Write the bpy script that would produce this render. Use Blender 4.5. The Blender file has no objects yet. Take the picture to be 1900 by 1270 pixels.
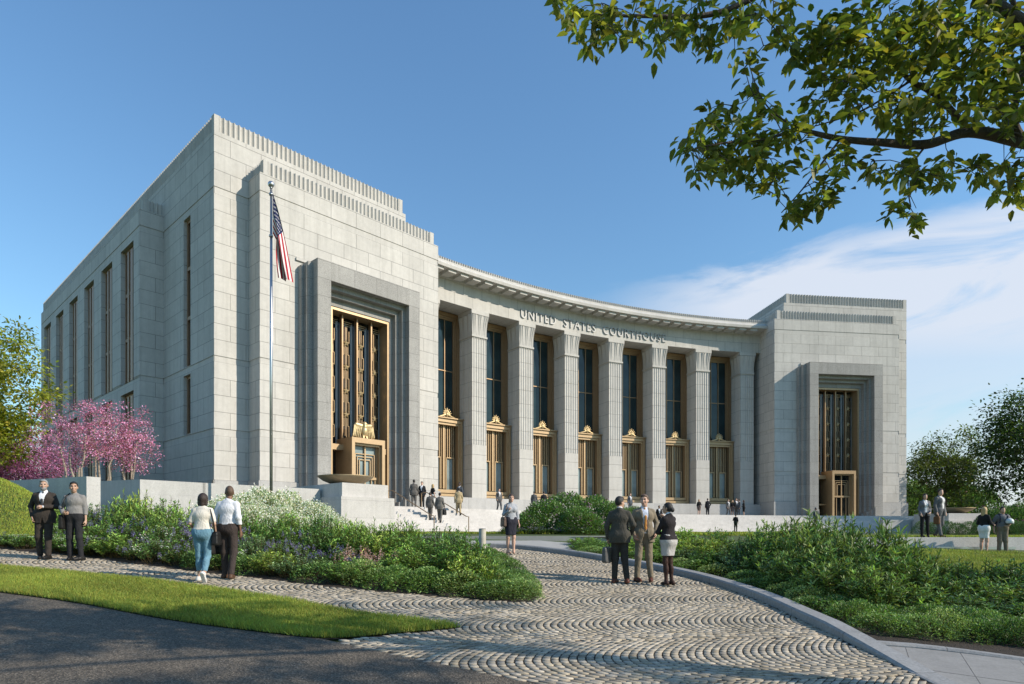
import bpy, bmesh, math, random
import numpy as np
from mathutils import Vector, Matrix
S = bpy.context.scene
COL = S.collection
PI = math.pi
# ------------------------------------------------------------------ camera (eye at z = 0)
F, CX, HZ = 1191.0, 950.0, 988.0            # focal length, principal column, horizon row in photo pixels
cd = bpy.data.cameras.new('camera')
cam = bpy.data.objects.new('camera', cd); COL.objects.link(cam)
cam.rotation_euler = (PI/2, 0, 0)
cd.sensor_width = 36.0; cd.lens = 36.0*F/1900.0
cd.shift_y = (HZ-635.0)/1900.0
cd.clip_start = 0.1; cd.clip_end = 6000
S.camera = cam
# ------------------------------------------------------------------ sun and sky
SUNAZ = math.atan2(-0.3025, 0.953); SUNEL = math.radians(31)
sd = Vector((math.cos(SUNAZ)*math.cos(SUNEL), math.sin(SUNAZ)*math.cos(SUNEL), math.sin(SUNEL)))
SUNV = tuple(sd)
ld = bpy.data.lights.new('sun', 'SUN'); ld.energy = 5.0; ld.angle = math.radians(0.53); ld.color = (1.0, 0.895, 0.75)
sun = bpy.data.objects.new('sun', ld); COL.objects.link(sun)
sun.rotation_euler = sd.to_track_quat('Z', 'Y').to_euler()
W = bpy.data.worlds.new('World'); S.world = W; W.use_nodes = True
nt = W.node_tree; nt.nodes.clear()
wo = nt.nodes.new('ShaderNodeOutputWorld'); bg = nt.nodes.new('ShaderNodeBackground'); bg.inputs[1].default_value = 0.15
sky = nt.nodes.new('ShaderNodeTexSky'); sky.sky_type = 'NISHITA'; sky.sun_disc = False
sky.sun_elevation = SUNEL; sky.sun_rotation = PI/2 - SUNAZ
sky.air_density = 1.6; sky.dust_density = 0.2; sky.ozone_density = 4.0
def wn(t, **k):
    n = nt.nodes.new(t)
    for a, b in k.items(): setattr(n, a, b)
    return n
def wm(op, a, b=None, c=None):
    n = wn('ShaderNodeMath', operation=op)
    for i, q in enumerate((a, b, c)):
        if q is None: continue
        if isinstance(q, (int, float)): n.inputs[i].default_value = q
        else: nt.links.new(q, n.inputs[i])
    return n.outputs[0]
tc = wn('ShaderNodeTexCoord'); sx = wn('ShaderNodeSeparateXYZ'); nt.links.new(tc.outputs['Generated'], sx.inputs[0])
rx = wm('DIVIDE', sx.outputs[0], wm('MAXIMUM', sx.outputs[1], 0.05))
rz = wm('DIVIDE', sx.outputs[2], wm('MAXIMUM', sx.outputs[1], 0.05))
cb = wn('ShaderNodeCombineXYZ')
# streaky high cloud: stretched along a slant, denser low in the east
nt.links.new(wm('ADD', wm('MULTIPLY', rx, 1.5), wm('MULTIPLY', rz, 0.5)), cb.inputs[0])
nt.links.new(wm('SUBTRACT', wm('MULTIPLY', rz, 6.0), wm('MULTIPLY', rx, 1.2)), cb.inputs[1])
n1 = wn('ShaderNodeTexNoise'); n1.inputs['Scale'].default_value = 1.9; n1.inputs['Detail'].default_value = 9; n1.inputs['Roughness'].default_value = 0.6
n1.inputs['Distortion'].default_value = 0.5
nt.links.new(cb.outputs[0], n1.inputs['Vector'])
def ss(v, a, b):
    n = wn('ShaderNodeMapRange', interpolation_type='SMOOTHSTEP'); n.clamp = True
    nt.links.new(v, n.inputs[0]); n.inputs[1].default_value = a; n.inputs[2].default_value = b
    return n.outputs[0]
# top edge of the cloud bank rises to the east
edge = wm('ADD', wm('MULTIPLY', rx, 0.24), 0.345)
lo = wm('ADD', wm('MULTIPLY', rx, 0.02), 0.24)
inside = wm('MULTIPLY', ss(wm('SUBTRACT', edge, wm('ADD', rz, wm('MULTIPLY', wm('SUBTRACT', n1.outputs[0], 0.5), 0.16))), -0.005, 0.05), wm('MAXIMUM', ss(wm('SUBTRACT', rz, lo), -0.10, 0.10), 0.62))
east = ss(rx, 0.06, 0.40)
dens = wm('MULTIPLY', wm('MULTIPLY', inside, east), ss(n1.outputs[0], 0.16, 0.52))
wisp = wm('MULTIPLY', ss(n1.outputs[0], 0.60, 0.85), wm('MULTIPLY', ss(rx, 0.0, 0.3), wm('MULTIPLY', ss(wm('SUBTRACT', 0.50, rz), 0.0, 0.12), 0.30)))
dens = wm('MINIMUM', wm('ADD', wm('MULTIPLY', dens, 0.96), wisp), 0.90)
hzn = wm('MULTIPLY', wm('MULTIPLY', ss(wm('SUBTRACT', 0.34, rz), 0.0, 0.30), 0.72), ss(rx, 0.0, 0.45))
dens = wm('MAXIMUM', dens, hzn)
front = ss(sx.outputs[1], 0.05, 0.2)
mx = wn('ShaderNodeMixRGB'); nt.links.new(wm('MULTIPLY', dens, front), mx.inputs[0])
tint = wn('ShaderNodeMixRGB', blend_type='MULTIPLY'); tint.inputs[0].default_value = 1.0; nt.links.new(sky.outputs[0], tint.inputs[1]); tint.inputs[2].default_value = (0.77, 0.965, 1.11, 1)
nt.links.new(tint.outputs[0], mx.inputs[1]); mx.inputs[2].default_value = (4.7, 5.05, 5.7, 1)
nt.links.new(mx.outputs[0], bg.inputs[0]); nt.links.new(bg.outputs[0], wo.inputs[0])
vs = S.view_settings; vs.view_transform = 'Standard'; vs.look = 'None'; vs.gamma = 1.0; vs.exposure = 0.1; vs.use_curve_mapping = False
S.cycles.max_bounces = 6; S.cycles.diffuse_bounces = 3; S.cycles.glossy_bounces = 3; S.cycles.transmission_bounces = 4; S.cycles.transparent_max_bounces = 6
S.cycles.use_denoising = True
S.cycles.caustics_reflective = False; S.cycles.caustics_refractive = False
rnd = random.Random(7); NR = np.random.default_rng(11)

# ------------------------------------------------------------------ materials
MATS = {}
def newmat(name):
    m = bpy.data.materials.new(name); m.use_nodes = True
    t = m.node_tree; b = t.nodes['Principled BSDF']; MATS[name] = m
    return m, t, b
def link(t, a, b): t.links.new(a, b)
def noise(t, scale, detail=4, rough=0.6, vec=None):
    n = t.nodes.new('ShaderNodeTexNoise'); n.inputs['Scale'].default_value = scale; n.inputs['Detail'].default_value = detail; n.inputs['Roughness'].default_value = rough
    if vec is None:
        c = t.nodes.new('ShaderNodeTexCoord'); vec = c.outputs['Object']
    t.links.new(vec, n.inputs['Vector'])
    return n.outputs[0]
def ramp(t, v, stops):
    r = t.nodes.new('ShaderNodeValToRGB'); e = r.color_ramp.elements
    while len(e) < len(stops): e.new(0.5)
    for k, (p, c) in enumerate(stops): e[k].position = p; e[k].color = (*c, 1) if len(c) == 3 else c
    t.links.new(v, r.inputs[0]); return r.outputs[0]
def mulc(t, a, b, f=1.0, mode='MULTIPLY'):
    m = t.nodes.new('ShaderNodeMixRGB'); m.blend_type = mode; m.inputs[0].default_value = f
    for i, q in ((1, a), (2, b)):
        if isinstance(q, tuple): m.inputs[i].default_value = (*q, 1)
        else: t.links.new(q, m.inputs[i])
    return m.outputs[0]
def bump(t, b, h, strength=0.3, dist=0.01, chain=None):
    n = t.nodes.new('ShaderNodeBump'); n.inputs['Strength'].default_value = strength; n.inputs['Distance'].default_value = dist
    t.links.new(h, n.inputs['Height'])
    if chain is not None: t.links.new(chain, n.inputs['Normal'])
    t.links.new(n.outputs[0], b.inputs['Normal']); return n.outputs[0]
def simple(name, col, rough=0.7, metal=0.0, var=0.12, scale=6.0, bmp=0.0, bscale=60.0, spec=None, bdist=0.01):
    m, t, b = newmat(name)
    lo_ = tuple(c*(1-var) for c in col); hi_ = tuple(min(1, c*(1+var)) for c in col)
    c = ramp(t, noise(t, scale, 5), [(0.3, lo_), (0.7, hi_)])
    link(t, c, b.inputs['Base Color']); b.inputs['Roughness'].default_value = rough; b.inputs['Metallic'].default_value = metal
    if spec is not None: b.inputs['Specular IOR Level'].default_value = spec
    if bmp: bump(t, b, noise(t, bscale, 3), bmp, bdist)
    return m
def stone(name, base, bw, mort, dark=0.45, var=0.07, speck=0.0, offs=0.5, rough=0.8):
    """ashlar: brick texture in the UVs (u in course heights, v in courses), grain and weathering in metres"""
    m, t, b = newmat(name)
    uv = t.nodes.new('ShaderNodeUVMap')
    br = t.nodes.new('ShaderNodeTexBrick'); br.offset = offs; br.inputs['Scale'].default_value = 1.0
    br.inputs['Brick Width'].default_value = bw; br.inputs['Row Height'].default_value = 1.0
    br.inputs['Mortar Size'].default_value = mort; br.inputs['Mortar Smooth'].default_value = 0.25; br.inputs['Bias'].default_value = 0.0
    br.inputs['Color1'].default_value = (*[c*(1-var) for c in base], 1); br.inputs['Color2'].default_value = (*[min(1, c*(1+var)) for c in base], 1)
    br.inputs['Mortar'].default_value = (*[c*dark for c in base], 1)
    link(t, uv.outputs[0], br.inputs['Vector'])
    big = ramp(t, noise(t, 0.35, 5, 0.65), [(0.3, (0.90, 0.90, 0.895)), (0.7, (1.06, 1.06, 1.055))])
    mid = ramp(t, noise(t, 3.0, 6, 0.7), [(0.3, (0.93, 0.93, 0.93)), (0.7, (1.05, 1.05, 1.05))])
    c = mulc(t, br.outputs['Color'], big); c = mulc(t, c, mid)
    tc2 = t.nodes.new('ShaderNodeTexCoord'); mp2 = t.nodes.new('ShaderNodeMapping'); mp2.inputs['Scale'].default_value = (2.6, 2.6, 0.11); link(t, tc2.outputs['Object'], mp2.inputs[0])
    c = mulc(t, c, ramp(t, noise(t, 1.0, 6, 0.7, mp2.outputs[0]), [(0.28, (0.86, 0.86, 0.855)), (0.52, (1.0, 1.0, 1.0)), (0.8, (1.03, 1.03, 1.03))]))
    if speck:
        sp = ramp(t, noise(t, 26, 3, 0.8), [(0.36, (1-speck,)*3), (0.62, (1+speck*0.6,)*3)])
        c = mulc(t, c, sp)
    link(t, c, b.inputs['Base Color']); b.inputs['Roughness'].default_value = rough; b.inputs['Specular IOR Level'].default_value = 0.25
    n1_ = bump(t, b, noise(t, 45, 4), 0.12, 0.01)
    inv = t.nodes.new('ShaderNodeMath'); inv.operation = 'SUBTRACT'; inv.inputs[0].default_value = 1.0; link(t, br.outputs['Fac'], inv.inputs[1])
    bump(t, b, inv.outputs[0], 0.5, 0.03, n1_)
    return m
LIME = (0.525, 0.504, 0.468)
stone('limestone_ashlar', LIME, 1.92, 0.016, speck=0.05, var=0.045)
stone('limestone_courses', LIME, 900.0, 0.013, var=0.0, speck=0.05)
stone('limestone_plain', LIME, 3.2, 0.004, dark=0.7, var=0.03, speck=0.05)
stone('grey_granite', (0.345, 0.335, 0.315), 1.7, 0.010, dark=0.55, var=0.07, speck=0.34)
stone('pale_granite', (0.56, 0.535, 0.51), 3.0, 0.005, dark=0.7, var=0.04, speck=0.14)
stone('plinth_granite', (0.44, 0.43, 0.415), 3.0, 0.006, dark=0.65, var=0.05, speck=0.14)
stone('wall_granite', (0.50, 0.49, 0.47), 40.0, 0.002, dark=0.8, var=0.03, speck=0.12)
stone('kerb_granite', (0.29, 0.288, 0.285), 1.6, 0.008, dark=0.55, var=0.06, speck=0.18)
stone('slab_paving', (0.27, 0.262, 0.25), 1.0, 0.010, dark=0.45, var=0.06, speck=0.10, offs=0.0)
simple('bronze', (0.31, 0.205, 0.115), 0.45, 0.6, 0.10, 3.0)
simple('gilt_bronze', (0.43, 0.30, 0.17), 0.45, 0.45, 0.08, 3.0)
simple('dull_gold', (0.60, 0.45, 0.24), 0.42, 0.6, 0.12, 8.0)
simple('dark_bronze', (0.13, 0.088, 0.055), 0.45, 0.5, 0.12, 3.0)
simple('bowl_bronze', (0.36, 0.28, 0.17), 0.55, 0.55, 0.15, 4.0)
simple('side_bronze', (0.33, 0.20, 0.12), 0.5, 0.25, 0.12, 3.0)
simple('pale_metal', (0.52, 0.55, 0.56), 0.45, 0.1, 0.05, 3.0)
simple('steel', (0.50, 0.51, 0.52), 0.30, 0.9, 0.05, 3.0)
simple('letter_metal', (0.33, 0.33, 0.325), 0.5, 0.2, 0.06, 3.0)
simple('roof_membrane', (0.35, 0.35, 0.34), 0.9)
def glass(name, col, rough=0.06, spec=0.5):
    m, t, b = newmat(name)
    c = ramp(t, noise(t, 0.6, 2), [(0.35, tuple(x*0.7 for x in col)), (0.65, tuple(x*1.25 for x in col))])
    link(t, c, b.inputs['Base Color']); b.inputs['Roughness'].default_value = rough; b.inputs['Specular IOR Level'].default_value = spec
    bump(t, b, noise(t, 0.9, 1), 0.05, 0.05)
glass('dark_glass', (0.018, 0.036, 0.040), 0.06, 0.35); glass('black_glass', (0.010, 0.012, 0.014)); glass('pale_glass', (0.22, 0.27, 0.27), 0.12); glass('side_glass', (0.03, 0.032, 0.036), 0.1, 0.35)  # pale_glass: reflected sky is put into the base colour

# ------------------------------------------------------------------ object helpers
def tag(o, label=None, cat=None, group=None, kind=None):
    if label: o['label'] = label
    if cat: o['category'] = cat
    if group: o['group'] = group
    if kind: o['kind'] = kind
    return o
def empty(name, loc=(0, 0, 0), rz=0.0, parent=None):
    o = bpy.data.objects.new(name, None); COL.objects.link(o); o.location = loc; o.rotation_euler = (0, 0, rz)
    o.empty_display_size = 0.3
    if parent: o.parent = parent
    return o
def mesh_obj(name, me, parent=None):
    o = bpy.data.objects.new(name, me); COL.objects.link(o)
    if parent: o.parent = parent
    return o
def copy_tree(o, parent=None):
    c = o.copy(); COL.objects.link(c)
    if parent is not None: c.parent = parent
    for ch in list(o.children): copy_tree(ch, c)
    return c
def vcourse(z):
    for z0, z1, h in ((-9, 3.27, 0.855), (3.27, 6.05, 0.927), (6.05, 6.5, 0.45), (6.5, 10.68, 1.045), (10.68, 11.05, 0.37), (11.05, 21.16, 1.0110), (21.16, 21.6, 0.44), (21.6, 99, 1.07)):
        if z <= z1: return {-9: 0, 3.27: 20, 6.05: 30, 6.5: 40, 10.68: 50, 11.05: 61, 21.16: 80, 21.6: 90}[z0] + (z-z0)/h if z0 > -9 else (z-1.55)/h
def vwide(z): return (z-3.06)/1.30
class Fr:
    """horizontal frame: a along, b outward; s = -1 when mirrored"""
    def __init__(s, o, ax, bx): s.o, s.ax, s.bx = Vector(o), Vector(ax), Vector(bx); s.flip = s.ax.x*s.bx.y - s.ax.y*s.bx.x > 0
    def p(s, a, b, z):
        q = s.o + s.ax*a + s.bx*b
        return (q.x, q.y, z)
class MB:
    def __init__(s): s.v, s.f, s.uv, s.mi = [], [], [], []
    def face(s, pts, uv=None, m=0, flip=False):
        n = len(s.v); s.v += [tuple(p) for p in pts]; idx = list(range(n, n+len(pts)))
        if uv is None: uv = [(0.3, 0.5)]*len(pts)
        if flip: idx.reverse(); uv = list(reversed(uv))
        s.f.append(idx); s.uv.append(uv); s.mi.append(m)
    def box(s, fr, a0, a1, b0, b1, z0, z1, m=0, skip='', V=vcourse, uo=0.0):
        """skip: letters among f(ront) k(back) l r t u(nder)"""
        p, fl = fr.p, fr.flip
        def q(c, uv): s.face(c, uv, m, fl)
        v0, v1 = V(z0+1e-4), V(z1-1e-4); S_ = 1/1.05
        def side(A, B, L):
            u0 = uo; q([p(*A, z0), p(*B, z0), p(*B, z1), p(*A, z1)], [(u0*S_, v0), ((u0+L)*S_, v0), ((u0+L)*S_, v1), (u0*S_, v1)])
        if 'f' not in skip: side((a0, b1), (a1, b1), a1-a0)
        if 'k' not in skip: side((a1, b0), (a0, b0), a1-a0)
        if 'l' not in skip: side((a0, b0), (a0, b1), b1-b0)
        if 'r' not in skip: side((a1, b1), (a1, b0), b1-b0)
        if 't' not in skip: q([p(a0, b1, z1), p(a1, b1, z1), p(a1, b0, z1), p(a0, b0, z1)], [(a0*S_, b1*.3+.1), (a1*S_, b1*.3+.1), (a1*S_, b0*.3+.1), (a0*S_, b0*.3+.1)])
        if 'u' not in skip: q([p(a0, b0, z0), p(a1, b0, z0), p(a1, b1, z0), p(a0, b1, z0)], [(a0*S_, b0*.3+.1), (a1*S_, b0*.3+.1), (a1*S_, b1*.3+.1), (a0*S_, b1*.3+.1)])
    def tube(s, pts, radii, n=8, m=0, cap=True):
        pts = [Vector(p) for p in pts]; rings = []
        if not hasattr(radii, '__len__'): radii = [radii]*len(pts)
        for i, p in enumerate(pts):
            d = (pts[min(i+1, len(pts)-1)]-pts[max(i-1, 0)]).normalized()
            x = d.cross(Vector((0.13, 0.21, 1)) if abs(d.z) < 0.95 else Vector((1, 0, 0))).normalized(); y = d.cross(x)
            b = len(s.v); rings.append(b)
            s.v += [tuple(p + (x*math.cos(2*PI*k/n)+y*math.sin(2*PI*k/n))*radii[i]) for k in range(n)]
        for i in range(len(pts)-1):
            for k in range(n):
                a, b = rings[i], rings[i+1]; k2 = (k+1) % n
                s.f.append([a+k, a+k2, b+k2, b+k]); s.uv.append([(k/n, i)]*4); s.mi.append(m)
        if cap:
            for b, rev in ((rings[0], True), (rings[-1], False)):
                ix = list(range(b, b+n)); s.f.append(ix[::-1] if rev else ix); s.uv.append([(0, 0)]*n); s.mi.append(m)
    def lathe(s, prof, c=(0, 0, 0), n=32, m=0):
        rings = []
        for r, z in prof:
            rings.append(len(s.v)); s.v += [(c[0]+r*math.cos(2*PI*k/n), c[1]+r*math.sin(2*PI*k/n), c[2]+z) for k in range(n)]
        for i in range(len(prof)-1):
            for k in range(n):
                a, b = rings[i], rings[i+1]; k2 = (k+1) % n
                s.f.append([a+k, a+k2, b+k2, b+k]); s.uv.append([(k/n*4, i*.3)]*4); s.mi.append(m)
    def ball(s, c, r, n=10, m=0, ax=None):
        rr = r if hasattr(r, '__len__') else (r, r, r); ax = ax or (Vector((1, 0, 0)), Vector((0, 1, 0)), Vector((0, 0, 1))); rings = []
        for i in range(n//2+1):
            th = PI*i/(n//2); rings.append(len(s.v))
            for k in range(n):
                q = (math.sin(th)*math.cos(2*PI*k/n)*rr[0], math.sin(th)*math.sin(2*PI*k/n)*rr[1], -math.cos(th)*rr[2])
                w = Vector(c)+ax[0]*q[0]+ax[1]*q[1]+ax[2]*q[2]; s.v.append(tuple(w))
        for i in range(n//2):
            for k in range(n):
                a, b = rings[i], rings[i+1]; k2 = (k+1) % n
                s.f.append([a+k, a+k2, b+k2, b+k]); s.uv.append([(0.3, 0.5)]*4); s.mi.append(m)
    def build(s, name, mats, parent=None, smooth=False):
        me = bpy.data.meshes.new(name); me.from_pydata(s.v, [], s.f)
        ul = me.uv_layers.new(name='UVMap'); ul.data.foreach_set('uv', np.array([c for f in s.uv for c in f], dtype=np.float32).ravel())
        for mm in (mats if isinstance(mats, (list, tuple)) else [mats]): me.materials.append(MATS[mm])
        if len(me.materials) > 1: me.polygons.foreach_set('material_index', np.array(s.mi, dtype=np.int32))
        if smooth: me.polygons.foreach_set('use_smooth', np.ones(len(s.f), dtype=bool))
        me.update(); return mesh_obj(name, me, parent)
def np_mesh(name, v, quads, mats, mi=None, smooth=False, col=None):
    """fast mesh from numpy: v (N,3), quads (M,3 or 4); col (M,3) face colours in attribute 'tint'"""
    v = np.asarray(v, np.float32); quads = np.asarray(quads, np.int32); k = quads.shape[1]; M = len(quads)
    me = bpy.data.meshes.new(name); me.vertices.add(len(v)); me.vertices.foreach_set('co', v.ravel())
    me.loops.add(M*k); me.loops.foreach_set('vertex_index', quads.ravel())
    me.polygons.add(M); me.polygons.foreach_set('loop_start', np.arange(0, M*k, k, dtype=np.int32))
    for mm in (mats if isinstance(mats, (list, tuple)) else [mats]): me.materials.append(MATS[mm])
    if mi is not None: me.polygons.foreach_set('material_index', np.asarray(mi, np.int32))
    if smooth: me.polygons.foreach_set('use_smooth', np.ones(M, dtype=bool))
    if col is not None:
        at = me.color_attributes.new('tint', 'FLOAT_COLOR', 'CORNER')
        c = np.ones((M, k, 4), np.float32); c[:, :, :3] = np.asarray(col, np.float32)[:, None, :]; at.data.foreach_set('color', c.ravel())
    me.update(calc_edges=True); me.validate(); return me
# ------------------------------------------------------------------ the courthouse
MID = Vector((12.87, 56.05)); TH0 = math.radians(27.05)
CH = Vector((math.cos(TH0), math.sin(TH0))); BK = Vector((-math.sin(TH0), math.cos(TH0)))   # along the chord, away from the viewer
def loc2(x, b): return MID + CH*x + BK*b
TW = math.radians(19.4); HALF = 35.3
def wing_frame(sgn):
    o = loc2(-HALF*sgn, 0); u = CH*(math.cos(TW)*sgn) + BK*math.sin(TW); n = CH*(math.sin(TW)*sgn) - BK*math.cos(TW)
    return Fr(o, u, n)
WL, WR = wing_frame(1), wing_frame(-1)
RC = 64.0; CB = 10.09-RC
def arc_frame(phi, R=RC):
    o = loc2(R*math.sin(phi), CB+R*math.cos(phi)); t = CH*math.cos(phi) - BK*math.sin(phi); n = -(CH*math.sin(phi)+BK*math.cos(phi))
    return Fr(o, t, n)
PITCH = math.radians(4.8)
POD = 1.55
def flutes(mb, A, B, z0, z1, period=0.32, depth=0.14, nseg=4, m=0, back=0.4, V=vcourse, top=True, lip=0.012, ends=True):
    """upright concave flutes along A-B (2D, left to right seen from outside)"""
    A, B = Vector(A), Vector(B); L = (B-A).length; d = (B-A)/L; inn = Vector((-d.y, d.x)); N = max(1, round(L/period)); w = L/N
    prof = []
    for i in range(N):
        ar = 0.10*w
        prof.append((i*w, 0.0)); prof.append((i*w+ar*0.5, 0.0))
        for k in range(1, nseg):
            q = k/nseg; prof.append((i*w+ar*0.5+(w-ar)*q, depth*math.sin(PI*q)**0.7))
        prof.append(((i+1)*w-ar*0.5, 0.0))
    prof.append((L, 0.0))
    P = lambda u, o, z: (A.x+d.x*u+inn.x*o, A.y+d.y*u+inn.y*o, z)
    v0, v1 = V(z0+1e-4), V(z1-1e-4)
    for (u0, o0), (u1, o1) in zip(prof[:-1], prof[1:]):
        if u1-u0 < 1e-6: continue
        mb.face([P(u0, o0, z0), P(u1, o1, z0), P(u1, o1, z1), P(u0, o0, z1)], [(u0, v0), (u1, v0), (u1, v1), (u0, v1)], m)
        if top:
            mb.face([P(u0, o0, z1), P(u1, o1, z1), P(u1, back, z1), P(u0, back, z1)], None, m)
        if o0 > 0 or o1 > 0:
            mb.face([P(u0, -lip*0, z0), P(u1, 0, z0), P(u1, o1, z0), P(u0, o0, z0)], None, m)
    if top: mb.face([P(L, back, z0), P(0, back, z0), P(0, back, z1), P(L, back, z1)], None, m)
    if ends and top:
        mb.face([P(0, back, z0), P(0, 0, z0), P(0, 0, z1), P(0, back, z1)], None, m); mb.face([P(L, 0, z0), P(L, back, z0), P(L, back, z1), P(L, 0, z1)], None, m)
BANDS = ((6.05, 6.5), (10.68, 11.05), (21.16, 21.6))
def wall(mb, A, B, z0, z1, holes=(), m=0, mband=1, depth=0.0, V=vcourse, u_off=0.0):
    """ashlar wall from A to B (left to right from outside) with recessed bands and openings; holes (u0,u1,z0,z1,depth)"""
    A, B = Vector(A), Vector(B); L = (B-A).length; d = (B-A)/L; inn = Vector((-d.y, d.x))
    us = sorted({0.0, L, *[h[0] for h in holes], *[h[1] for h in holes]})
    zs = sorted({z0, z1, *[z for bd in BANDS for z in bd if z0 < z < z1], *[h[2] for h in holes], *[h[3] for h in holes], *[z for z in (3.27,) if z0 < z < z1]})
    P = lambda u, o, z: (A.x+d.x*u+inn.x*o, A.y+d.y*u+inn.y*o, z)
    R = 0.03; K = 1/1.05
    for za, zb in zip(zs[:-1], zs[1:]):
        zm = (za+zb)/2; band = any(b0 < zm < b1 for b0, b1 in BANDS); o = R if band else 0.0; va, vb = V(za+1e-4), V(zb-1e-4)
        for ua, ub in zip(us[:-1], us[1:]):
            um = (ua+ub)/2
            if any(h[0] < um < h[1] and h[2] < zm < h[3] for h in holes): continue
            a_, b_ = (ua+u_off)*K, (ub+u_off)*K
            mb.face([P(ua, o, za), P(ub, o, za), P(ub, o, zb), P(ua, o, zb)], [(a_, va), (b_, va), (b_, vb), (a_, vb)], mband if band else m)
            if band:
                mb.face([P(ua, 0, za), P(ub, 0, za), P(ub, R, za), P(ua, R, za)], None, mband)
                mb.face([P(ua, R, zb), P(ub, R, zb), P(ub, 0, zb), P(ua, 0, zb)], None, mband)
    for h in holes:
        u0, u1, h0, h1, dp = h; cuts = [h0] + [z for z in zs if h0 < z < h1] + [h1]
        for za, zb in zip(cuts[:-1], cuts[1:]):
            va, vb = V(za+1e-4), V(zb-1e-4)
            mb.face([P(u0, 0, za), P(u0, dp, za), P(u0, dp, zb), P(u0, 0, zb)], [(0.3, va), (0.3+dp*K, va), (0.3+dp*K, vb), (0.3, vb)], m)
            mb.face([P(u1, dp, za), P(u1, 0, za), P(u1, 0, zb), P(u1, dp, zb)], [(0.3, va), (0.3+dp*K, va), (0.3+dp*K, vb), (0.3, vb)], m)
        mb.face([P(u0, 0, h0), P(u1, 0, h0), P(u1, dp, h0), P(u0, dp, h0)], None, mband); mb.face([P(u0, dp, h1), P(u1, dp, h1), P(u1, 0, h1), P(u0, 0, h1)], None, mband)
    return P
court = empty('courthouse', (0, 0, 0))
tag(court, 'pale limestone courthouse with curved colonnade between two square wings', 'courthouse')
court_part = lambda mb, name, mats, parent=None, smooth=False: mb.build(name, mats, parent or court, smooth)
def side_window(P, u0, u1, z0, z1, dp, wide):
    """bronze window in a recess: P(u, inward, z)"""
    m = MB(); fr0 = dp-0.12
    def bx(ua, ub, oa, ob, za, zb, mm=0):
        c = [P(ua, oa, za), P(ub, oa, za), P(ub, ob, za), P(ua, ob, za), P(ua, oa, zb), P(ub, oa, zb), P(ub, ob, zb), P(ua, ob, zb)]
        for ix in ((0, 1, 5, 4), (1, 2, 6, 5), (2, 3, 7, 6), (3, 0, 4, 7), (4, 5, 6, 7), (3, 2, 1, 0)): m.face([c[i] for i in ix], None, mm)
    e = 0.002; w = 0.17
    bx(u0+e, u0+w, fr0, dp+.05, z0+e, z1-e); bx(u1-w, u1-e, fr0, dp+.05, z0+e, z1-e); bx(u0+w, u1-w, fr0, dp+.05, z0+e, z0+.15); bx(u0+w, u1-w, fr0, dp+.05, z1-.2, z1-e)
    if wide:
        um = (u0+u1)/2; bx(um-.62, um-.30, fr0-.10, dp+.05, z0+.15, z1-.2); bx(um+.10, um+.62, fr0-.10, dp+.05, z0+.15, z1-.2)
    n = max(1, round((z1-z0)/3.4))
    for k in range(1, n):
        z = z0+(z1-z0)*k/n
        bx(u0+w, u1-w, fr0-.05, dp+.04, z-.11, z+.11)
    f = m.build('window', 'side_bronze', court)
    g = MB(); g.face([P(u0, dp, z0), P(u1, dp, z0), P(u1, dp, z1), P(u0, dp, z1)]); g.build('pane', 'side_glass', f)
D0 = 1.6
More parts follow.
